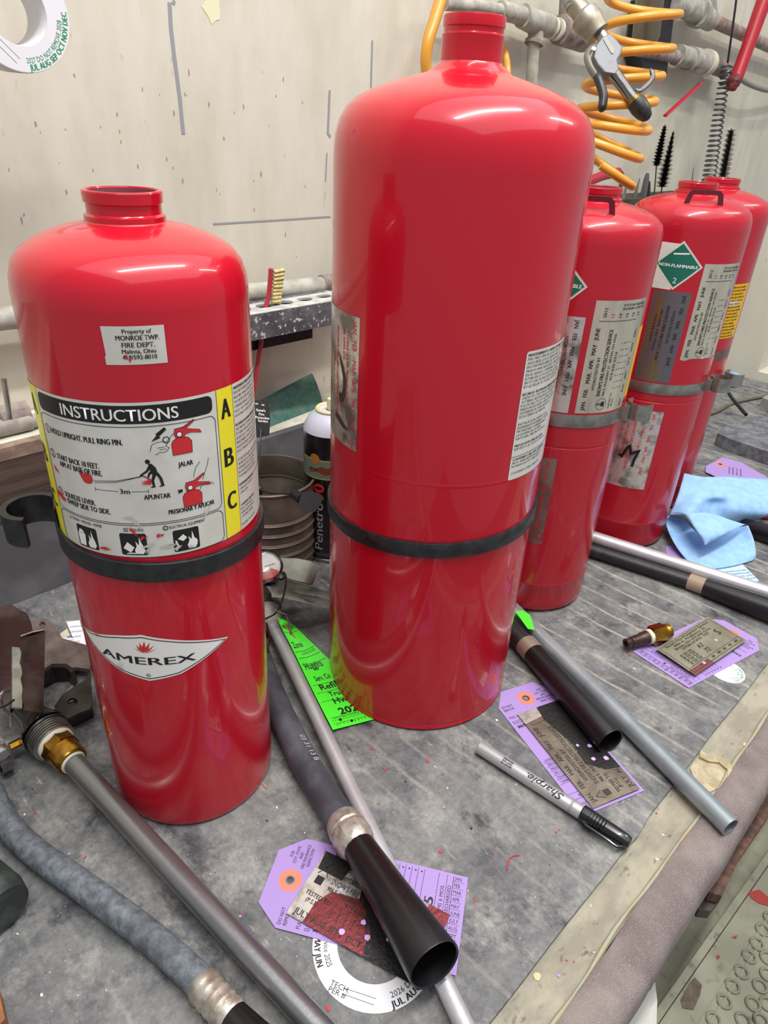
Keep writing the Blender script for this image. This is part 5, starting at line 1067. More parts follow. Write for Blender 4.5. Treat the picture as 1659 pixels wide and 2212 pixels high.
b = MB(); b.lathe([(Rt - .001, Ht - .002), (Rt + .0012, Ht - .002), (Rt + .0016, Ht - .0006), (Rt + .0008, Ht + .0006), (Rt - .001, Ht + .0004)], cc, (0, 0, 1), 80, closed=True); b.build('rolled_rim', TINR, TC)
b = MB(); b.lathe([(Rt - .0020, .0862), (Rt - .0010, .0872), (Rt - .0020, .0882)], cc, (0, 0, 1), 64, closed=True); b.build('inner_rib', TINR, TC)
# spray can
sp = Vector((.5000, .5995, 0)); 
def spc():
    q = Vector(PZ(690, 1218, 0)); n_ = Vector((q.x, q.y, 0)).normalized(); return q + n_ * .034 + Vector((n_.y, -n_.x, 0)) * .014
sp = spc(); SPr = .033
SPC = empty('spray_can', sp, 'black spray can with white shoulder and silver lettering half hidden by the tallest cylinder', 'spray can')
zt = .172
b = MB(); b.lathe([(.002, .001), (SPr - .001, .001), (SPr, .003), (SPr, zt)], sp, (0, 0, 1), 64); b.build('can_body', SPRAY, SPC, smooth=30)
b = MB(); b.lathe([(SPr + .0003, .001), (SPr + .0006, .003), (SPr + .0003, .005), (SPr - .001, .006)], sp, (0, 0, 1), 64); b.build('base_rim', STEEL, SPC)
b = MB(); b.lathe([(SPr, zt), (SPr - .0015, zt + .006), (SPr - .006, zt + .014), (SPr - .012, zt + .020), (.0175, zt + .0225)], sp, (0, 0, 1), 64); b.build('shoulder', SPRW, SPC)
b = MB(); b.lathe([(.014, zt + .021), (.0185, zt + .0215), (.0190, zt + .024), (.0175, zt + .0255), (.0150, zt + .0245), (.013, zt + .021)], sp, (0, 0, 1), 48, closed=True); b.lathe([(.001, zt + .020), (.0145, zt + .020), (.013, zt + .022), (.006, zt + .0225)], sp, (0, 0, 1), 32); b.build('valve_cup', SPRC, SPC)
b = MB(); b.lathe([(.0050, zt + .0225), (.0055, zt + .026), (.0055, zt + .034), (.0048, zt + .036), (.003, zt + .036)], sp, (0, 0, 1), 24); b.build('nozzle_stem', SPRC, SPC)
phs = math.atan2(-sp.y, -sp.x)
def spm(u, v, o): return Vector((sp.x + (SPr + o) * math.cos(phs + u / SPr), sp.y + (SPr + o) * math.sin(phs + u / SPr), v))
c = Canvas(); SIL = mat('silver_print', '#a8a8b4', .4)
c.text('Penetro', -.0095, .020, .0105, SIL, rot=PI / 2, w=.066, bold=.02, res=4); c.text('90', -.0080, .089, .0135, INKR, rot=PI / 2, w=.022, bold=.03, res=4)
c.rect(-.05, .118, .05, .1190, mat('yellow_print', '#c9c04a', .4), 1); c.rect(-.05, .119, .05, .142, mat('grey_green_band', '#6d7f72', .4), 1); c.rect(-.05, .142, .05, .1430, MATS['yellow_print'], 1)
c.poly([(-.030, .128), (-.026, .132), (-.018, .131), (-.012, .135), (-.004, .133), (.006, .136), (.02, .134), (.02, .127), (.004, .1265), (-.006, .124), (-.016, .127), (-.026, .1255)], mat('brown_print', '#7a3c1e', .4), 2); c.poly(arc_pts(-.020, .1435, .0065, n=20), mat('orange_badge', '#b0722e', .4), 3)
c.line([(-.04, .0135), (.04, .0135)], .0004, SIL); c.line([(-.04, .0110), (.04, .0110)], .0003, SIL)
c.build('printed_label', spm, SPC, step=.003)
# black pull tag with cord, over the can rim
PT = empty('pull_tag', cc + Vector((0, 0, Ht)), 'black plastic tag with white shop lettering on a cord over the tin can', 'tag')
dpt = depth(PD(560, 1050, 1)); dep = .80
def ptm(u, v, o):  # u,v in px of zoom relative
    return PD(u, v, dep - o)
c_ = [(546, 868), (550, 864), (578, 867), (582, 871), (583, 905), (581, 938), (577, 941), (551, 945), (547, 940)]
b = MB(); b.prism([PD(x, y, .80) for x, y in c_], Vector(fwd) * .003); b.build('plate', BLK, PT, smooth=0)
o3 = PD(565, 900, .7995); ux = (PD(575, 901, .7995) - o3).normalized(); uy = (PD(564, 890, .7995) - o3).normalized()
c = Canvas()
for i, t in enumerate(('* ∗', "Snow's", 'Fire', 'Protection', 'Service')):
    y_ = [873 + 4, 889, 897.5, 905, 912][i]; w = [.010, .0095, .0055, .014, .010][i]
    q = PD(566, y_, .7995) - o3; c.text(t, q.dot(ux), q.dot(uy), .0031, INKW, w=w * 1.12, bold=.03, align='C')
c.build('lettering', lambda u, v, o: o3 + ux * u + uy * v - Vector(fwd) * o, PT)
b = MB(); b.tube(smooth_path([PD(564, 928, .796), PD(562, 960, .79), PD(559, 1000, .775), PD(557, 1035, .76), PD(560, 1055, .752), PD(580, 1064, .745), PD(605, 1066, .742), PD(630, 1068, .735)]), .0011, n=6)
b.lathe([(.0018, 0), (.0042, .002), (.0042, .009), (.002, .012)], PD(556, 1050, .752), (.3, 0, -1), 12); b.build('cord', BLK, PT)
b = MB(); a = Vector(PD(633, 1066, .735)); e = Vector(PD(652, 1078, .722)); b.lathe([(.0032, 0), (.0056, .001), (.0060, (e - a).length), (.004, (e - a).length + .001)], a, e - a, 24); b.build('cord_knob', BLK, PT)
b = MB(); b.prism([PD(x, y, .718) for x, y in [(652, 1064), (672, 1060), (698, 1072), (692, 1090), (680, 1106), (660, 1101), (644, 1090)]], Vector(fwd) * .003); b.build('seal_flag', mat('charcoal_flag', '#333438', .5), PT, smooth=0)

# ------------------------------------------------------------------ wall furniture
def wy(x, y, Y): return Vector(PY(x, y, Y))
PW = empty('wall_pipe', (0.5, .768, .27), 'pale dusty horizontal pipe running along the wall behind the front cylinders', 'pipe')
a = wy(15, 687, .768); e = wy(640, 622, .768); d = (e - a).normalized(); a2 = a - d * .6; e2 = a + d * ((.9))
b = MB(); b.lathe([(.0118, 0), (.0118, (e2 - a2).length)], a2, d, 32); b.build('pipe', DUSTY, PW)
s = wy(694, 614, .768); b = MB(); b.lathe([(.0118, -.001), (.0128, 0), (.0128, .03), (.0118, .031)], s, d, 32); b.build('pipe_sleeve', DUSTD, PW)
# valve on the ledge at the far left
VL = empty('pipe_union', (.19, .75, .185), 'small dusty pipe union with a steel tee handle on the beam at far left', 'fitting')
zb_ = .1846
a = Vector((.10, .752, zb_ + .0150)); dx = Vector((1, .0, 0)); q = wy(45, 860, .75); xk = q.x
b = MB(); b.lathe([(.010, 0), (.0150, .001), (.0150, .030), (.011, .031)], Vector((xk - .026, .752, zb_ + .0150)), dx, 8); b.build('hex_body', DUSTD, VL, smooth=20)
b = MB(); b.lathe([(.006, -.05), (.009, -.05), (.009, .0), (.007, .003), (.007, .018), (.005, .019)], Vector((xk + .001, .742, zb_ + .0095)), dx, 20); b.build('outlet', DUSTY, VL)
b = MB(); b.tube([wy(8, 818, .725), wy(22, 905, .722)], .0028, n=10); b.build('tee_handle', STEEL, VL)
# tool rack
RK = empty('tool_rack', (.53, .75, .26), 'paint-splattered black rack with holes fixed to the wall between the front cylinders', 'tool rack')
yf = .700; p0 = wy(540, 675, yf); p1 = wy(540, 734, yf); zt_ = (p0.z + wy(711, 655.5, yf).z) / 2; zb2 = (p1.z + wy(711, 706, yf).z) / 2
holes = []; xs0, xs1 = .40, .70
for i in range(9):
    hx_ = .425 + i * .033; holes.append([(hx_ + .0115 * math.cos(a), yf + .027 + .0095 * math.sin(a)) for a in np.linspace(0, 2 * PI, 17)[:-1]])
b = MB(); b.prism([(xs0, yf, zt_ - .003), (xs1, yf, zt_ - .003), (xs1, yf + .045, zt_ - .003), (xs0, yf + .045, zt_ - .003)], (0, 0, .003), 1, [[(x, y, zt_ - .003) for x, y in h][::-1] for h in holes])
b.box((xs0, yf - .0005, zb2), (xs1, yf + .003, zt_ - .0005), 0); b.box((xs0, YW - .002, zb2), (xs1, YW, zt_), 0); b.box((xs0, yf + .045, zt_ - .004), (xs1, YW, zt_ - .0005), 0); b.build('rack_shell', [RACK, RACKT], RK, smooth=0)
q = wy(665, 728, .735); b = MB(); b.box((xs0, .725, q.z + .001), (q.x, .740, zb2 + .006)); b.box((xs0, .725, zb2 - .002), (q.x, YW, zb2 + .004)); b.build('rack_batten', BLK, RK, smooth=0)
# brush hanging in rack
BR = empty('scrub_brush', wy(575, 660, .722), 'red handled brush with cream bristles standing in the tool rack', 'brush')
b = MB(); P = [wy(585, 580, .722), wy(584, 600, .722), wy(580, 640, .722), wy(574, 664, .722), wy(569, 700, .722), wy(563, 745, .722), wy(555, 800, .722), wy(547, 858, .722), wy(544, 885, .722)]
b.tube(smooth_path(P, 3), [.0036] + [.0050] * 6 + [.0050] * 17 + [.0045], n=12, flat=.55) if False else b.tube(smooth_path(P, 3), .0050, n=12, flat=.6); b.build('handle', REDP, BR)
b = MB()
for r_ in range(9):
    for q_ in range(4):
        t = r_ / 8; base = wy(592 - 5 * t, 588 + 64 * t, .719 + q_ * .0025); tip = wy(613 - 8 * t, 584 + 68 * t, .719 + q_ * .0025) + Vector((0, 0, random.uniform(-.0008, .0008)))
        b.tube([base, tip], [.0022, .0026], n=6)
b.build('bristles', BRIS, BR, kind='stuff')
# green pad
b = MB(); gp = [(560, 866, .772), (615, 836, .785), (673, 806, .795), (681, 825, .791), (690, 852, .775), (698, 880, .762), (690, 905, .748), (679, 919, .741), (620, 931, .741), (577, 941, .741), (556, 944, .741), (556, 900, .758)]
b.prism([Vector(wy(x, y, Y)) for x, y, Y in gp], (0, -.004, -.002)); b.build('scouring_pad', PADG, smooth=0, label='green scouring pad leaning on the wall ledge behind the tin can', category='scouring pad')

# ------------------------------------------------------------------ air line, upper right
YP = .765
AP = empty('air_pipe', wy(1160, 55, YP), 'dusty grey air pipe with tees and elbows on the wall at upper right', 'pipe')
def seg(pts, wpx, mt, name, Y=YP, n=20, root=AP):
    P = [wy(x, y, Y) for x, y in pts]; r = rad(P[0], wpx); b = MB(); b.tube(P, r, n=n); return b.build(name, mt, root)
seg([(960, 8), (1020, 12), (1090, 24), (1130, 35)], 26, DUSTY, 'pipe'); seg([(1080, 22), (1135, 36)], 36, DUSTY, 'coupling'); 
seg([(1128, 34), (1150, 46), (1185, 56)], 46, DUSTY, 'tee'); seg([(1158, 50), (1156, 95)], 34, DUSTY, 'tee_branch'); seg([(1155, 88), (1153, 96)], 42, DUSTD, 'tee_nut'); seg([(1153, 90), (1146, 210)], 26, DUSTY, 'drop_pipe')
seg([(1180, 54), (1215, 68)], 30, DUSTD, 'nipple'); seg([(1188, 58), (1192, 60)], 42, CREAM, 'thread_tape'); seg([(1200, 62), (1204, 64)], 42, CREAM, 'thread_tape')
seg([(1208, 64), (1262, 82)], 56, DUSTD, 'union'); seg([(1250, 80), (1300, 92), (1380, 108)], 26, DUSTY, 'pipe'); seg([(1222, 60), (1228, -30)], 34, DUSTD, 'riser')
seg([(1375, 106), (1470, 124)], 27, DUSTD, 'pipe'); seg([(1462, 118), (1490, 126)], 40, DUSTY, 'coupling'); seg([(1488, 126), (1525, 136)], 46, DUSTY, 'valve_body'); seg([(1505, 133), (1512, 150)], 18, DUSTY, 'valve_stem')
seg([(1520, 134), (1528, 137)], 50, CREAM, 'thread_tape'); seg([(1526, 136), (1560, 148), (1578, 155)], 34, DUSTD, 'elbow')
# second, upper pipe
AP2 = empty('upper_air_pipe', wy(1550, 45, YP), 'upper rusty pink air pipe at the top right corner', 'pipe')
seg([(1450, 5), (1500, 22), (1535, 44)], 44, DUSTY, 'union', root=AP2); seg([(1505, 26), (1512, 30)], 56, DUSTY, 'nut', root=AP2); seg([(1530, 40), (1600, 72), (1670, 104), (1760, 140)], 26, mat('pink_dusty_pipe', '#a99890', .7, col2='#8a7168', scale=50), 'pipe', root=AP2); seg([(1535, 44), (1528, -40)], 30, DUSTY, 'riser', root=AP2)
b = MB(); b.tube(smooth_path([wy(1575, 152, .76), wy(1600, 170, .75), wy(1630, 186, .75), wy(1670, 195, .75), (wy(1740, 190, .76))]), .0065, n=12); b.build('grey_air_hose', mat('grey_hose_thin', '#8f8d84', .6), label='thin grey hose sagging from the pipe end at the right edge', category='hose')
# valve lever
b = MB(); b.strip([wy(1512, 148, .745), wy(1520, 172, .742), wy(1517, 182, .74)], [wy(1502, 150, .745), wy(1510, 170, .742), wy(1508, 180, .74)], (0, -.001, 0)); lv = b.build('valve_lever', STEEL, label='thin ball valve lever with a worn red grip below the pipe', category='lever')
b = MB(); b.tube([wy(1514, 180, .74), wy(1437, 250, .735)], rad(wy(1470, 215, .74), 10), n=10, flat=.5); b.build('grip', REDH, lv)
# regulator bowl and black panel
RG = empty('air_regulator', wy(1420, 90, .74), 'dark regulator with a brassy bowl and black guard behind the yellow coil', 'regulator')
b = MB(); b.prism([wy(x, y, .765) for x, y in [(1395, 0), (1440, -40), (1475, -30), (1455, 40), (1447, 110), (1440, 160), (1436, 166), (1395, 162), (1380, 120), (1390, 60)]], (0, .03, 0)); b.build('guard', mat('black_guard', '#1b1c1e', .5), RG, smooth=0)
b = MB(); q = wy(1408, -40, .735); q2 = wy(1395, 80, .735); b.lathe([(.022, 0), (.024, .002), (.024, (q2 - q).length), (.020, (q2 - q).length + .010), (.008, (q2 - q).length + .016), (.004, (q2 - q).length + .018)], q, q2 - q, 36); b.build('bowl', mat('brassy_bowl', '#7d7463', .3, .6), RG)
# yellow coil
ax = [(1398, -45, .90), (1390, 10, .90), (1376, 90, .90), (1352, 155, .90), (1335, 215, .89), (1322, 270, .885), (1306, 318, .88), (1292, 362, .87)]
AX = smooth_path([Vector(PD(*p)) for p in ax], 20); nt_ = 7.6; P = []
for i in range(0, 400):
    t = i / 399; k = t * (len(AX) - 1); j = min(int(k), len(AX) - 2); c0 = AX[j].lerp(AX[j + 1], k - j); ang = -2 * PI * nt_ * t + 1.2; R = .047 * (1 - .03 * t) * (1 if t > .05 else 1)
    tl = max(0, (t - .62)) * .9
    off = Vector((math.cos(ang), math.sin(ang), 0)); rv = Vector(rt)
    P.append(c0 + off * R + Vector((0, 0, -tl * off.dot(rv) * R * 1.6)))
YC = empty('coiled_air_hose', P[200], 'yellow spiral air hose hanging from the pipe at upper right', 'air hose')
b = MB(); b.tube(P, .0052, n=14); b.build('coil', YHOSE, YC, smooth=80)
b = MB(); b.tube(smooth_path([P[0], P[0] + Vector((.02, .02, .06)), Vector((P[0].x - .01, .75, .80)), Vector((P[0].x - .01, .79, .82))]), .0052, n=12); b.build('tail', YHOSE, YC)
b = MB(); b.tube(smooth_path([wy(952, 0, .76), wy(940, 40, .755), wy(925, 90, .75), wy(920, 145, .75), wy(935, 200, .75), wy(975, 240, .755), wy(1030, 245, .76), wy(1075, 215, .765), wy(1094, 175, .77), wy(1096, 150, .775), wy(1092, 120, .785), wy(1082, 95, .79)]), [.0085 - .003 * min(1, i / 50) for i in range(67)], n=14); b.build('hose_loop', YHOSE, label='tan hose loop on the wall just left of the tallest cylinder neck', category='hose')
# blow gun
BG = empty('air_blow_gun', PD(1325, 110, .84), 'chrome air blow gun with black nozzle and trigger hanging in front of the coil', 'blow gun')
D0 = .84
def g(x, y, d_=0): return PD(x, y, D0 + d_)
def gr(w): return w / 2 * D0 / F
def glathe(pts, mt, name, n=28):
    a = g(*pts[0][:2]); e = g(*pts[-1][:2]); L = (e - a).length; pr = []
    for x, y, w in pts: pr.append((gr(w), (g(x, y) - a).length))
    b = MB(); b.lathe([(gr(pts[0][2]) * .5, 0)] + pr + [(gr(pts[-1][2]) * .5, L)], a, e - a, n); return b.build(name, mt, BG, smooth=30)
glathe([(1205, -60, 30), (1222, -20, 34), (1240, 14, 36)], GALV, 'hose_barb'); glathe([(1236, 2, 40), (1256, 30, 42), (1262, 34, 60), (1276, 50, 62), (1282, 58, 56), (1292, 74, 50)], mat('coupler_grey', '#8d8676', .45, .7, col2='#a39c8c', scale=60), 'coupler')
glathe([(1284, 56, 22), (1296, 72, 24), (1306, 86, 24)], STEEL, 'plug')
b = MB(); body = [(1288, 96), (1300, 80), (1318, 70), (1332, 84), (1346, 102), (1342, 116), (1334, 130), (1338, 150), (1330, 160), (1306, 156), (1292, 140), (1282, 122)]
b.prism([g(x, y, -.008) for x, y in body], Vector(fwd) * .016); o = b.build('gun_body', mat('die_cast_alloy', '#787a7e', .5, .25, bump=.0003, bscale=80), BG, smooth=0); bv_ = o.modifiers.new('b', 'BEVEL'); bv_.width = .002; bv_.segments = 3
b = MB(); b.prism([g(x, y, -.0088) for x, y in [(1303, 84), (1309, 78), (1329, 108), (1325, 116), (1320, 114)]], Vector(fwd) * .001); b.build('name_panel', mat('panel_alloy', '#86827a', .5, .3), BG, smooth=0)
glathe([(1312, 140, 30), (1330, 166, 27), (1356, 200, 25), (1374, 224, 26)], CHR, 'barrel'); glathe([(1368, 214, 30), (1374, 222, 30)], BRASS, 'nozzle_ring')
b = MB(); a = g(1372, 219); e = g(1401, 258); L = (e - a).length; b.lathe([(gr(26), 0), (gr(38), .0005), (gr(39), L * .35), (gr(34), L * .65), (gr(22), L * .92), (gr(8), L)], a, e - a, 28); b.build('rubber_tip', BLK, BG)
tp = smooth_path([g(1290, 98, -.002), g(1276, 104, -.004), (g(1268, 122, -.006)), g(1274, 145, -.006), g(1286, 165, -.005)], 4); b = MB(); b.tube(tp, gr(15), n=10, flat=.8); b.build('trigger_link', mat('grey_trigger', '#7e7c72', .4, .5), BG)
tp = smooth_path([g(1287, 160, -.005), g(1296, 180, -.006), g(1303, 205, -.006), g(1302, 225, -.005), g(1298, 241, -.004)], 4); b = MB(); b.tube(tp, [gr(12), gr(15)] + [gr(19)] * (len(tp) - 4) + [gr(14), gr(8)], n=12); b.build('trigger', BLK, BG)
tp = smooth_path([g(1372, 200), g(1384, 196), (g(1400, 182)), g(1410, 165), g(1405, 148)], 4); b = MB(); b.tube(tp, [gr(16)] * 3 + [gr(11)] * (len(tp) - 5) + [gr(7), gr(3)], n=10); b.build('hanging_hook', CHR, BG)
b = MB(); b.tube(smooth_path([g(1206, -58), g(1196, -90), g(1188, -160)]), .0052, n=10); b.build('feed_hose', YHOSE, BG)
b = MB(); b.lathe([(.001, 0), (gr(9), 0), (gr(9), .002)], g(1282, 107, -.010), -Vector(fwd), 14); b.build('pivot_screw', STEEL, BG)
# red tool on wall, rod, springs, brushes
b = MB(); P = [wy(1580, 190, .70), wy(1592, 165, .70), wy(1612, 110, .70), wy(1640, 30, .70), wy(1672, -60, .70)]
RT = empty('red_handled_tool', P[2], 'long red tool handle with a chipped black tip hanging at the top right corner', 'tool')
b.tube(P, [rad(P[0], 22), rad(P[0], 27), rad(P[0], 27), rad(P[0], 30), rad(P[0], 32)], n=18); b.build('handle', REDH, RT); b = MB(); P2 = [wy(1578, 193, .70), wy(1583, 180, .70), wy(1589, 170, .70)]; b.tube(P2, [rad(P2[0], 18), rad(P2[0], 29), rad(P2[0], 28)], n=18); b.build('worn_tip', mat('worn_black_tip', '#2a2122', .6, col2='#8a2028', scale=150), RT)
b = MB(); b.tube(smooth_path([wy(1660, -50, .74), wy(1656, -20, .72), wy(1648, 0, .70)]), .006, n=8); b.build('tool_jaw', BLK, RT)
b = MB(); b.tube([wy(1594, -30, .72), wy(1588, 20, .72), wy(1572, 135, .74)], rad(wy(1588, 20, .72), 5), n=8); sp1 = b.build('hook_rod', mat('dark_rod', '#3a3a3c', .5), label='thin dark rod hanging from above beside the red tool handle', category='rod')
def spring(x0, y0, x1, y1, w0, w1, turns, Y, mt, name, label, wire, cat='brush'):
    a = wy(x0, y0, Y); e = wy(x1, y1, Y); d = (e - a).normalized(); u = d.orthogonal().normalized(); w = d.cross(u); P = []; N = turns * 12
    for i in range(N + 1):
        t = i / N; r = rad(a, w0 + (w1 - w0) * t); an = 2 * PI * turns * t; P.append(a.lerp(e, t) + (u * math.cos(an) + w * math.sin(an)) * r)
    b = MB(); b.tube(P, wire, n=6); return b.build(name, mt, label=label, category=cat)
spring(1572, 138, 1566, 190, 22, 22, 4, .74, BRISG, 'hook_spring', 'short grey hook coil at the top of the long wall spring', .0022, 'spring')
spring(1568, 150, 1530, 395, 20, 30, 22, .745, BRISG, 'wall_spring', 'long grey wire spring hanging on the wall above the rear cylinders', .0019, 'spring')
def bottle_brush(x0, y0, x1, y1, w0, w1, stem, Y, label, mt=BRISB):
    a = wy(x0, y0, Y); e = wy(x1, y1, Y); d = (e - a).normalized(); u = d.orthogonal().normalized(); w = d.cross(u)
    R_ = empty('spiral_brush', a, label, 'brush', None); b = MB(); n = 620; L = (e - a).length
    for i in range(n):
        t = i / n; r = rad(a, w0 + (w1 - w0) * min(1, t * 1.5)) * 1.15 * (0.78 + .22 * math.cos(t * 75)); an = i * 2.39996
        c0 = a.lerp(e, t); ou = u * math.cos(an) + w * math.sin(an); tw_ = (ou.cross(d)) * .0013; tip = c0 + ou * r - d * .0012
        b.add([c0 - tw_, c0 + tw_, tip + tw_ * .6, tip - tw_ * .6, c0 + d * .0012], [(0, 1, 2, 3), (0, 4, 3), (1, 4, 2)])
    b.build('bristles', mt, R_, smooth=0, kind='stuff')
    s = wy(*stem, Y); b = MB(); b.tube([a - d * .004, a, e, s], rad(a, 3.2), n=8); b.build('stem', mat('stem_wire', '#6b6558', .4, .6), R_)
bottle_brush(1436, 274, 1418, 358, 10, 22, (1412, 440), .735, 'slim grey black twisted brush on the wall, left of the pair behind the middle cylinders'); bottle_brush(1454, 288, 1430, 404, 6, 30, (1426, 440), .73, 'wider black twisted brush with pointed tip, right of the pair behind the middle cylinders'); bottle_brush(1580, 282, 1558, 405, 20, 26, (1552, 430), .735, 'black twisted brush above the rearmost cylinder')
b = MB(); b.tube([wy(1498, 362, .74), wy(1494, 400, .74), wy(1492, 430, .74)], [.0006, .0022, .0022], n=8); b.build('awl_tip', STEEL, label='thin pointed awl tip standing behind the fourth cylinder neck', category='awl')
# tool holder rail with pliers tips
q = wy(1345, 425, .735); q2 = wy(1470, 418, .735); b = MB(); b.box((q.x - .10, .722, q.z - .03), (q2.x + .1, YW, q.z - .004)); b.build('tool_holder', mat('dark_wood_rail', '#4a4036', .7, col2='#332b24', scale=30), smooth=0, label='dark wooden tool rail on the wall behind the smaller cylinders', category='tool rail')
for k, (x0, y0, x1, y1, w0, w1, mt, lb) in enumerate([(1354, 396, 1344, 440, 7, 14, STEEL, 'short grey tool tip nearest the third cylinder neck on the rail'), (1382, 385, 1366, 445, 5, 20, mat('grey_steel_tool', '#6f7175', .45, .6), 'tapered grey steel tool, second on the rail'), (1399, 374, 1386, 440, 18, 24, MATS['grey_steel_tool'], 'thick round nosed grey tool standing tallest on the rail'), (1403, 392, 1398, 445, 10, 20, mat('dark_tool', '#3e3833', .5), 'dark narrow tool beside the thick grey one on the rail')]):
    Y = .745; P = [wy(x0, y0, Y), wy(x0 * .8 + x1 * .2, y0 * .8 + y1 * .2, Y), wy(x1, y1, Y), wy(x1 - 3, y1 + 14, Y)]; b = MB(); b.tube(P, [rad(P[0], w0 * .6), rad(P[0], w0), rad(P[0], w1), rad(P[0], w1)], n=12, flat=.6); b.build('hand_tool', mt, label=lb, category='tool')
b = MB(); P = [wy(1270, 392, .72), wy(1300, 380, .72), wy(1335, 372, .72), wy(1343, 378, .72)]; b.tube(P, [rad(P[0], 20)] * 3 + [rad(P[0], 12)], n=12); b.tube([wy(1342, 372, .715), wy(1344, 392, .715), wy(1336, 415, .715)], rad(P[0], 9), n=8, mi=1); b.build('red_black_tool', [mat('red_tool_shell', '#b02436', .4), BLK], label='red and black hand tool behind the end of the yellow coil', category='tool')

# ------------------------------------------------------------------ lower right: step and boards under the bench
zs = -0.30
SM = mat('worn_cream_step', '#8e8d7a', .6, col2='#7b7a68', scale=18, col3='#5e5c50', scale3=50, thr3=(.6, .72), bump=.0006, bscale=60)
ST = empty('metal_step', (0.7, -.05, zs - .02), 'worn cream metal step with rows of embossed round cleats below the bench', 'step')
def S(x, y, z=zs): return Vector(PZ(x, y, z))
l0 = S(1411, 2212); l1 = S(1659, 1857); ld = (l1 - l0).normalized(); ln_ = Vector((ld.y, -ld.x, 0)); ln_ = ln_ if ln_.y < 0 else -ln_
o_ = l0 - ld * .4
b = MB(); fr3 = (Vector((o_.x, o_.y, 0)), ld, ln_, Vector((0, 0, 1)))
b.box((0, 0.004, zs - .03), (1.6, .40, zs), 0, fr3); b.box((0, -.004, zs - .03), (1.6, .0035, zs + .010), 0, fr3); b.box((0, -.040, zs - .035), (1.6, -.005, zs - .012), 0, fr3); b.box((0, .030, zs - .001), (1.6, .033, zs + .0012), 0, fr3); b.box((0, .037, zs - .001), (1.6, .039, zs + .0012), 0, fr3)
b.build('tread', SM, ST, smooth=0)
ctrs = [(1255, 1480), (1210, 1590), (1150, 1690), (1090, 1810), (1020, 1920), (955, 2040), (870, 2180), (1290, 1700), (1290, 1830), (1235, 1920), (1180, 2060), (1100, 2185), (1290, 2060), (1240, 2190)]
for (zx, zy) in ctrs:
    p = S(1300 + zx / 3.616, 1600 + zy / 3.616); b = MB(); b.lathe([(.0045, -.001), (.0052, .0022), (.0064, .0030), (.0078, .0022), (.0086, -.001)], p, (0, 0, 1), 28, closed=True); b.build('cleat', SM, ST)
for k in range(10):
    p = S(1300 + 1255 / 3.616, 1600 + 1480 / 3.616) + ld * (.021 * (k + 1)); b = MB(); b.lathe([(.0045, -.001), (.0052, .0022), (.0064, .0030), (.0078, .0022), (.0086, -.001)], p, (0, 0, 1), 28, closed=True); b.build('cleat', SM, ST)
for lbf, pts in zip(('large jagged dark red paint flake high on the metal step', 'small curved dark red flake in the middle of the metal step', 'smallest dark red flake, lowest on the metal step'), ([(1615, 1928), (1640, 1922), (1662, 1940), (1662, 1958), (1640, 1952), (1622, 1940)], [(1580, 2025), (1593, 2020), (1590, 2028)], [(1547, 2066), (1553, 2062), (1555, 2070), (1549, 2073)])):
    b = MB(); b.prism([S(x, y, zs + .0002) for x, y in pts], (0, 0, .0006)); b.build('paint_flake', mat('dark_red_flake', '#93261f', .6), smooth=0, label=lbf, category='paint flake', group='red paint flakes on the metal step')
b = MB(); b.prism([S(x, y, zs + .0002) for x, y in [(1488, 2125), (1500, 2112), (1516, 2128), (1512, 2150), (1498, 2182), (1475, 2178), (1470, 2160)]], (0, 0, .0008)); b.build('rust_patch', mat('rust_patch', '#66594b', .8, col2='#4f4438', scale=90), ST, smooth=0)
# boards under the bench
BD = mat('stained_oak_board', '#6e4a36', .6, col2='#4a3228', scale=20, stretch=(6, 6, .8), bump=.0004)
for k, (poly, z, mt, lb) in enumerate([([(1532, 1928), (1555, 1830), (1600, 1745), (1662, 1690), (1662, 1760), (1600, 1850), (1560, 1935)], -.12, BD, 'reddish stained board hanging under the bench edge'), ([(1500, 1940), (1540, 1870), (1560, 1935), (1535, 1968), (1510, 1965)], -.135, mat('dark_bracket_wood', '#4c463e', .7), 'dark block with drilled holes at the foot of the stained board')]):
    b = MB(); b.prism([Vector(PZ(x, y, z)) for x, y in poly], (0, 0, -.012)); b.build('board', mt, smooth=0, label=lb, category='board')
b = MB(); P = [S(1330, 2230, -.20), S(1372, 2165, -.19), S(1400, 2110, -.18), S(1405, 2150, -.19), S(1402, 2230, -.2)]; b.prism(P, (0, 0, -.05)); b.prism([p + Vector((.004, -.006, -.005)) for p in P], (0, 0, -.05)); b.build('white_bucket', mat('white_plastic', '#c9c8c0', .4), smooth=0, label='edge of a white plastic bucket below the bench at the bottom', category='bucket')

# ------------------------------------------------------------------ dark horn and wooden thing at the left edge
DH = MB(); a = Vector(PZ(-170, 1800, .020)); e = Vector(PZ(12, 1965, .021)); d = (e - a).normalized(); L = (e - a).length
DH.lathe([(.016, 0), (.017, .002), (.0185, L * .6), (.0190, L * .9), (.0165, L), (.012, L)], a, d, 40); DH.build('black_hose_end', mat('green_black_rubber', '#2a2f2e', .5, col2='#47504c', scale=60, thr=(.5, .75)), label='rounded end of a dark greenish black rubber part at the left edge', category='rubber part')
b = MB(); b.prism([Vector(PZ(x, y, .0)) for x, y in [(-120, 2140), (-8, 2130), (6, 2155), (22, 2225), (-60, 2320)]], (0, 0, .014)); b.build('wooden_offcut', mat('orange_wood', '#a2673a', .5, col2='#8a5530', scale=30), smooth=0, label='orange brown wooden corner at the bottom left edge', category='wood piece')

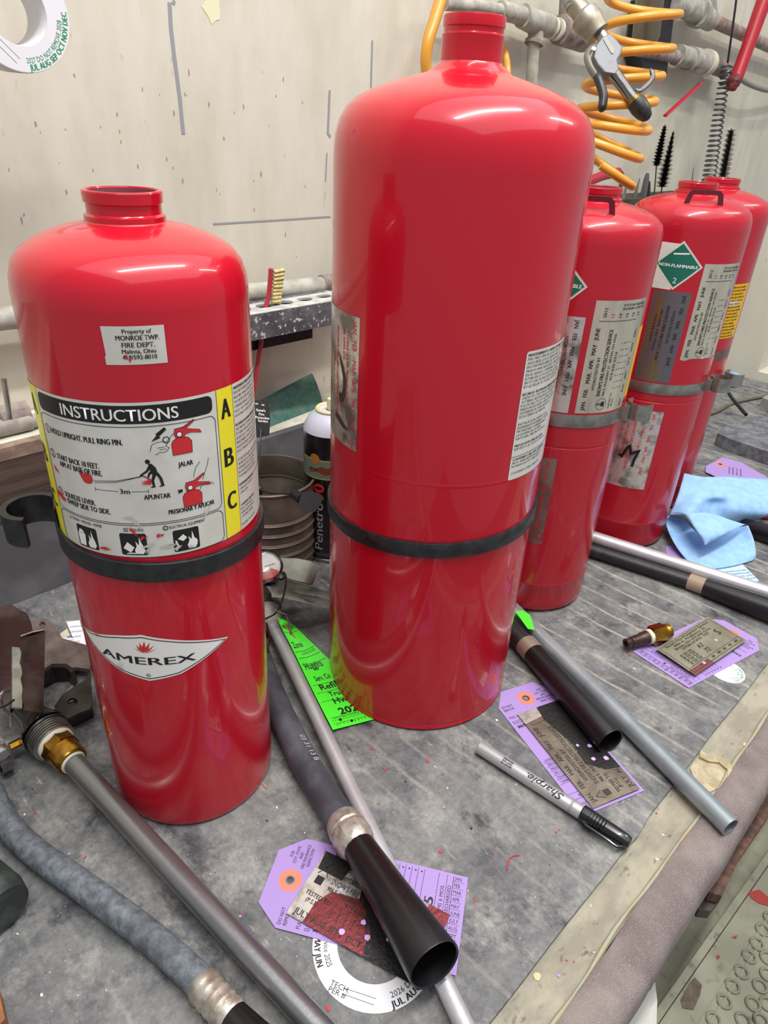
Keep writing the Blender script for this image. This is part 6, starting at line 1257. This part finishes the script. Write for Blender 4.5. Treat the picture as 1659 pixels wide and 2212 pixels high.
# ------------------------------------------------------------------ chips on the mat
CHR_ = mat('red_chip', '#c0323c', .6); CHW = mat('white_chip', '#dcdcd4', .7); CHK = mat('black_chip', '#17171c', .6); CHY = mat('tan_chip', '#c9b98f', .7); CHP = mat('purple_chip', '#a58ccf', .6)
red = [(803, 1617, 9), (858, 1605, 5), (831, 1662, 10), (924, 1645, 9), (817, 1737, 4), (952, 1840, 8), (1027, 1946, 7), (1066, 1844, 4), (1201, 1798, 5), (1209, 1793, 4), (1227, 1845, 5), (956, 1673, 4), (1001, 1617, 4), (183, 1853, 8), (76, 1757, 6), (519, 1971, 7), (406, 1799, 5), (1224, 2075, 5), (1418, 1757, 6), (708, 2178, 12), (1240, 2078, 4), (1360, 1416, 6), (700, 2190, 6), (1188, 1867, 4)]
wht = [(940, 1657, 6), (53, 1760, 6), (1432, 1804, 7), (1419, 1857, 7), (1276, 1957, 7), (598, 1745, 6), (90, 2150, 7), (38, 2018, 6), (959, 1744, 4), (1283, 2058, 6), (1073, 1556, 6), (658, 1800, 3)]
blk = [(1018, 1790, 6), (577, 1773, 5), (70, 1705, 4), (876, 1688, 5)]; tan = [(1370, 1445, 7), (966, 1703, 6), (1115, 1695, 5), (1160, 2110, 16), (1610, 1608, 12)]; pur = [(1207, 2108, 6), (519, 1980, 5), (150, 1845, 5), (808, 2113, 5)]
ANCH = {'the big black horn mouth': (938, 2083), 'the white printed ring': (790, 2100), 'the marker cap': (1310, 1795), 'the marker tail': (1035, 1615), 'the tallest cylinder base': (935, 1575), 'the nearest cylinder base': (400, 1785), 'the galvanised tube end': (1575, 1785),
        'the brass coupling': (1405, 1380), 'the nearer purple tag': (1000, 1900), 'the far horn mouth': (1320, 1600), 'the grey hose ferrule': (470, 2160), 'the printed hose date': (660, 1650), 'the torn veneer patch': (1540, 1670), 'the big dip tube end': (650, 2180), 'the brass tube nut': (150, 1640), 'the silver crimped ferrule': (755, 1795), 'the green tag end': (755, 1565), 'the far purple tag': (1485, 1480), 'the middle purple tag': (1240, 1620), 'the orange wooden corner': (5, 2180)}
USED = set()
def chip_label(kind, x, y):
    for nm_, (ax_, ay_) in sorted(ANCH.items(), key=lambda q: math.hypot(q[1][0] - x, q[1][1] - y)):
        an = math.degrees(math.atan2(ay_ - y, x - ax_)) % 360; dr = ['right of', 'above and right of', 'above', 'above and left of', 'left of', 'below and left of', 'below', 'below and right of'][int((an + 22.5) // 45) % 8]
        t = '%s %s %s' % (kind, dr, nm_)
        if t not in USED: USED.add(t); return t
for lst, mt, nm, lb, gp in ((red, CHR_, 'red_paint_chip', 'tiny red paint chip', 'red paint chips on the bench'), (wht, CHW, 'white_paint_chip', 'tiny white chip', 'white chips on the bench'), (blk, CHK, 'black_chip', 'tiny black crumb', 'black crumbs on the mat'), (tan, CHY, 'tan_chip', 'dry tan flake', 'tan flakes on the bench'), (pur, CHP, 'purple_chip', 'tiny round purple punch-out', 'purple punch-outs on the bench')):
    for (x, y, w) in lst:
        p = Vector(PZ(x, y, 0)); zz = .0001 if p.y > .092 else (-.0041 if p.y > .062 else .0013); p = Vector(PZ(x, y, zz)); r = rad(p, w * 1.2); a0 = random.uniform(0, 6); el = random.uniform(.35, .9) if nm != 'purple_chip' else 1
        pts = []
        for a in np.linspace(0, 2 * PI, 9)[:-1]:
            q = random.uniform(.7, 1.15) if nm != 'purple_chip' else 1; ux_ = r * q * math.cos(a); uy_ = r * q * el * math.sin(a); pts.append(p + Vector((ux_ * math.cos(a0) - uy_ * math.sin(a0), ux_ * math.sin(a0) + uy_ * math.cos(a0), 0)))
        b = MB(); b.prism(pts, (0, 0, .0005)); b.build(nm, mt, smooth=0, label=chip_label(lb, x, y), category='chip', group=gp)
b = MB(); b.tube(smooth_path([Vector(PZ(x, y, .0006)) for x, y in [(1095, 1880), (1098, 1862), (1106, 1850), (1122, 1847)]]), .0005, n=6); b.build('red_thread', CHR_, label='thin curved red thread on the mat right of the big horn', category='thread')
b = MB(); b.tube(smooth_path([Vector(PZ(x, y, .0006)) for x, y in [(566, 1693), (577, 1703), (579, 1690)]]), .0004, n=6); b.build('orange_thread', mat('orange_thread', '#c9724e', .7), label='tiny curled orange thread right of the nearest cylinder base', category='thread')

# repeats share a group
GR = {'fire_extinguisher': 'red extinguisher cylinders standing in a row on the bench', 'service_tag': 'purple service tags on the bench', 'foil_sticker': 'peeled foil test stickers on the bench', 'hand_tool': 'hand tools standing on the wall rail',
      'spiral_brush': 'black twisted brushes on the wall', 'discharge_hose': 'discharge hoses lying on the bench', 'valve_assembly': 'removed valves with dip tubes', 'paper_slip': 'printed paper slips by the nearest cylinder', 'board': 'boards under the bench edge'}
for o in bpy.data.objects:
    k = o.name.split('.')[0]
    if o.parent is None and k in GR and 'group' not in o: o['group'] = GR[k]
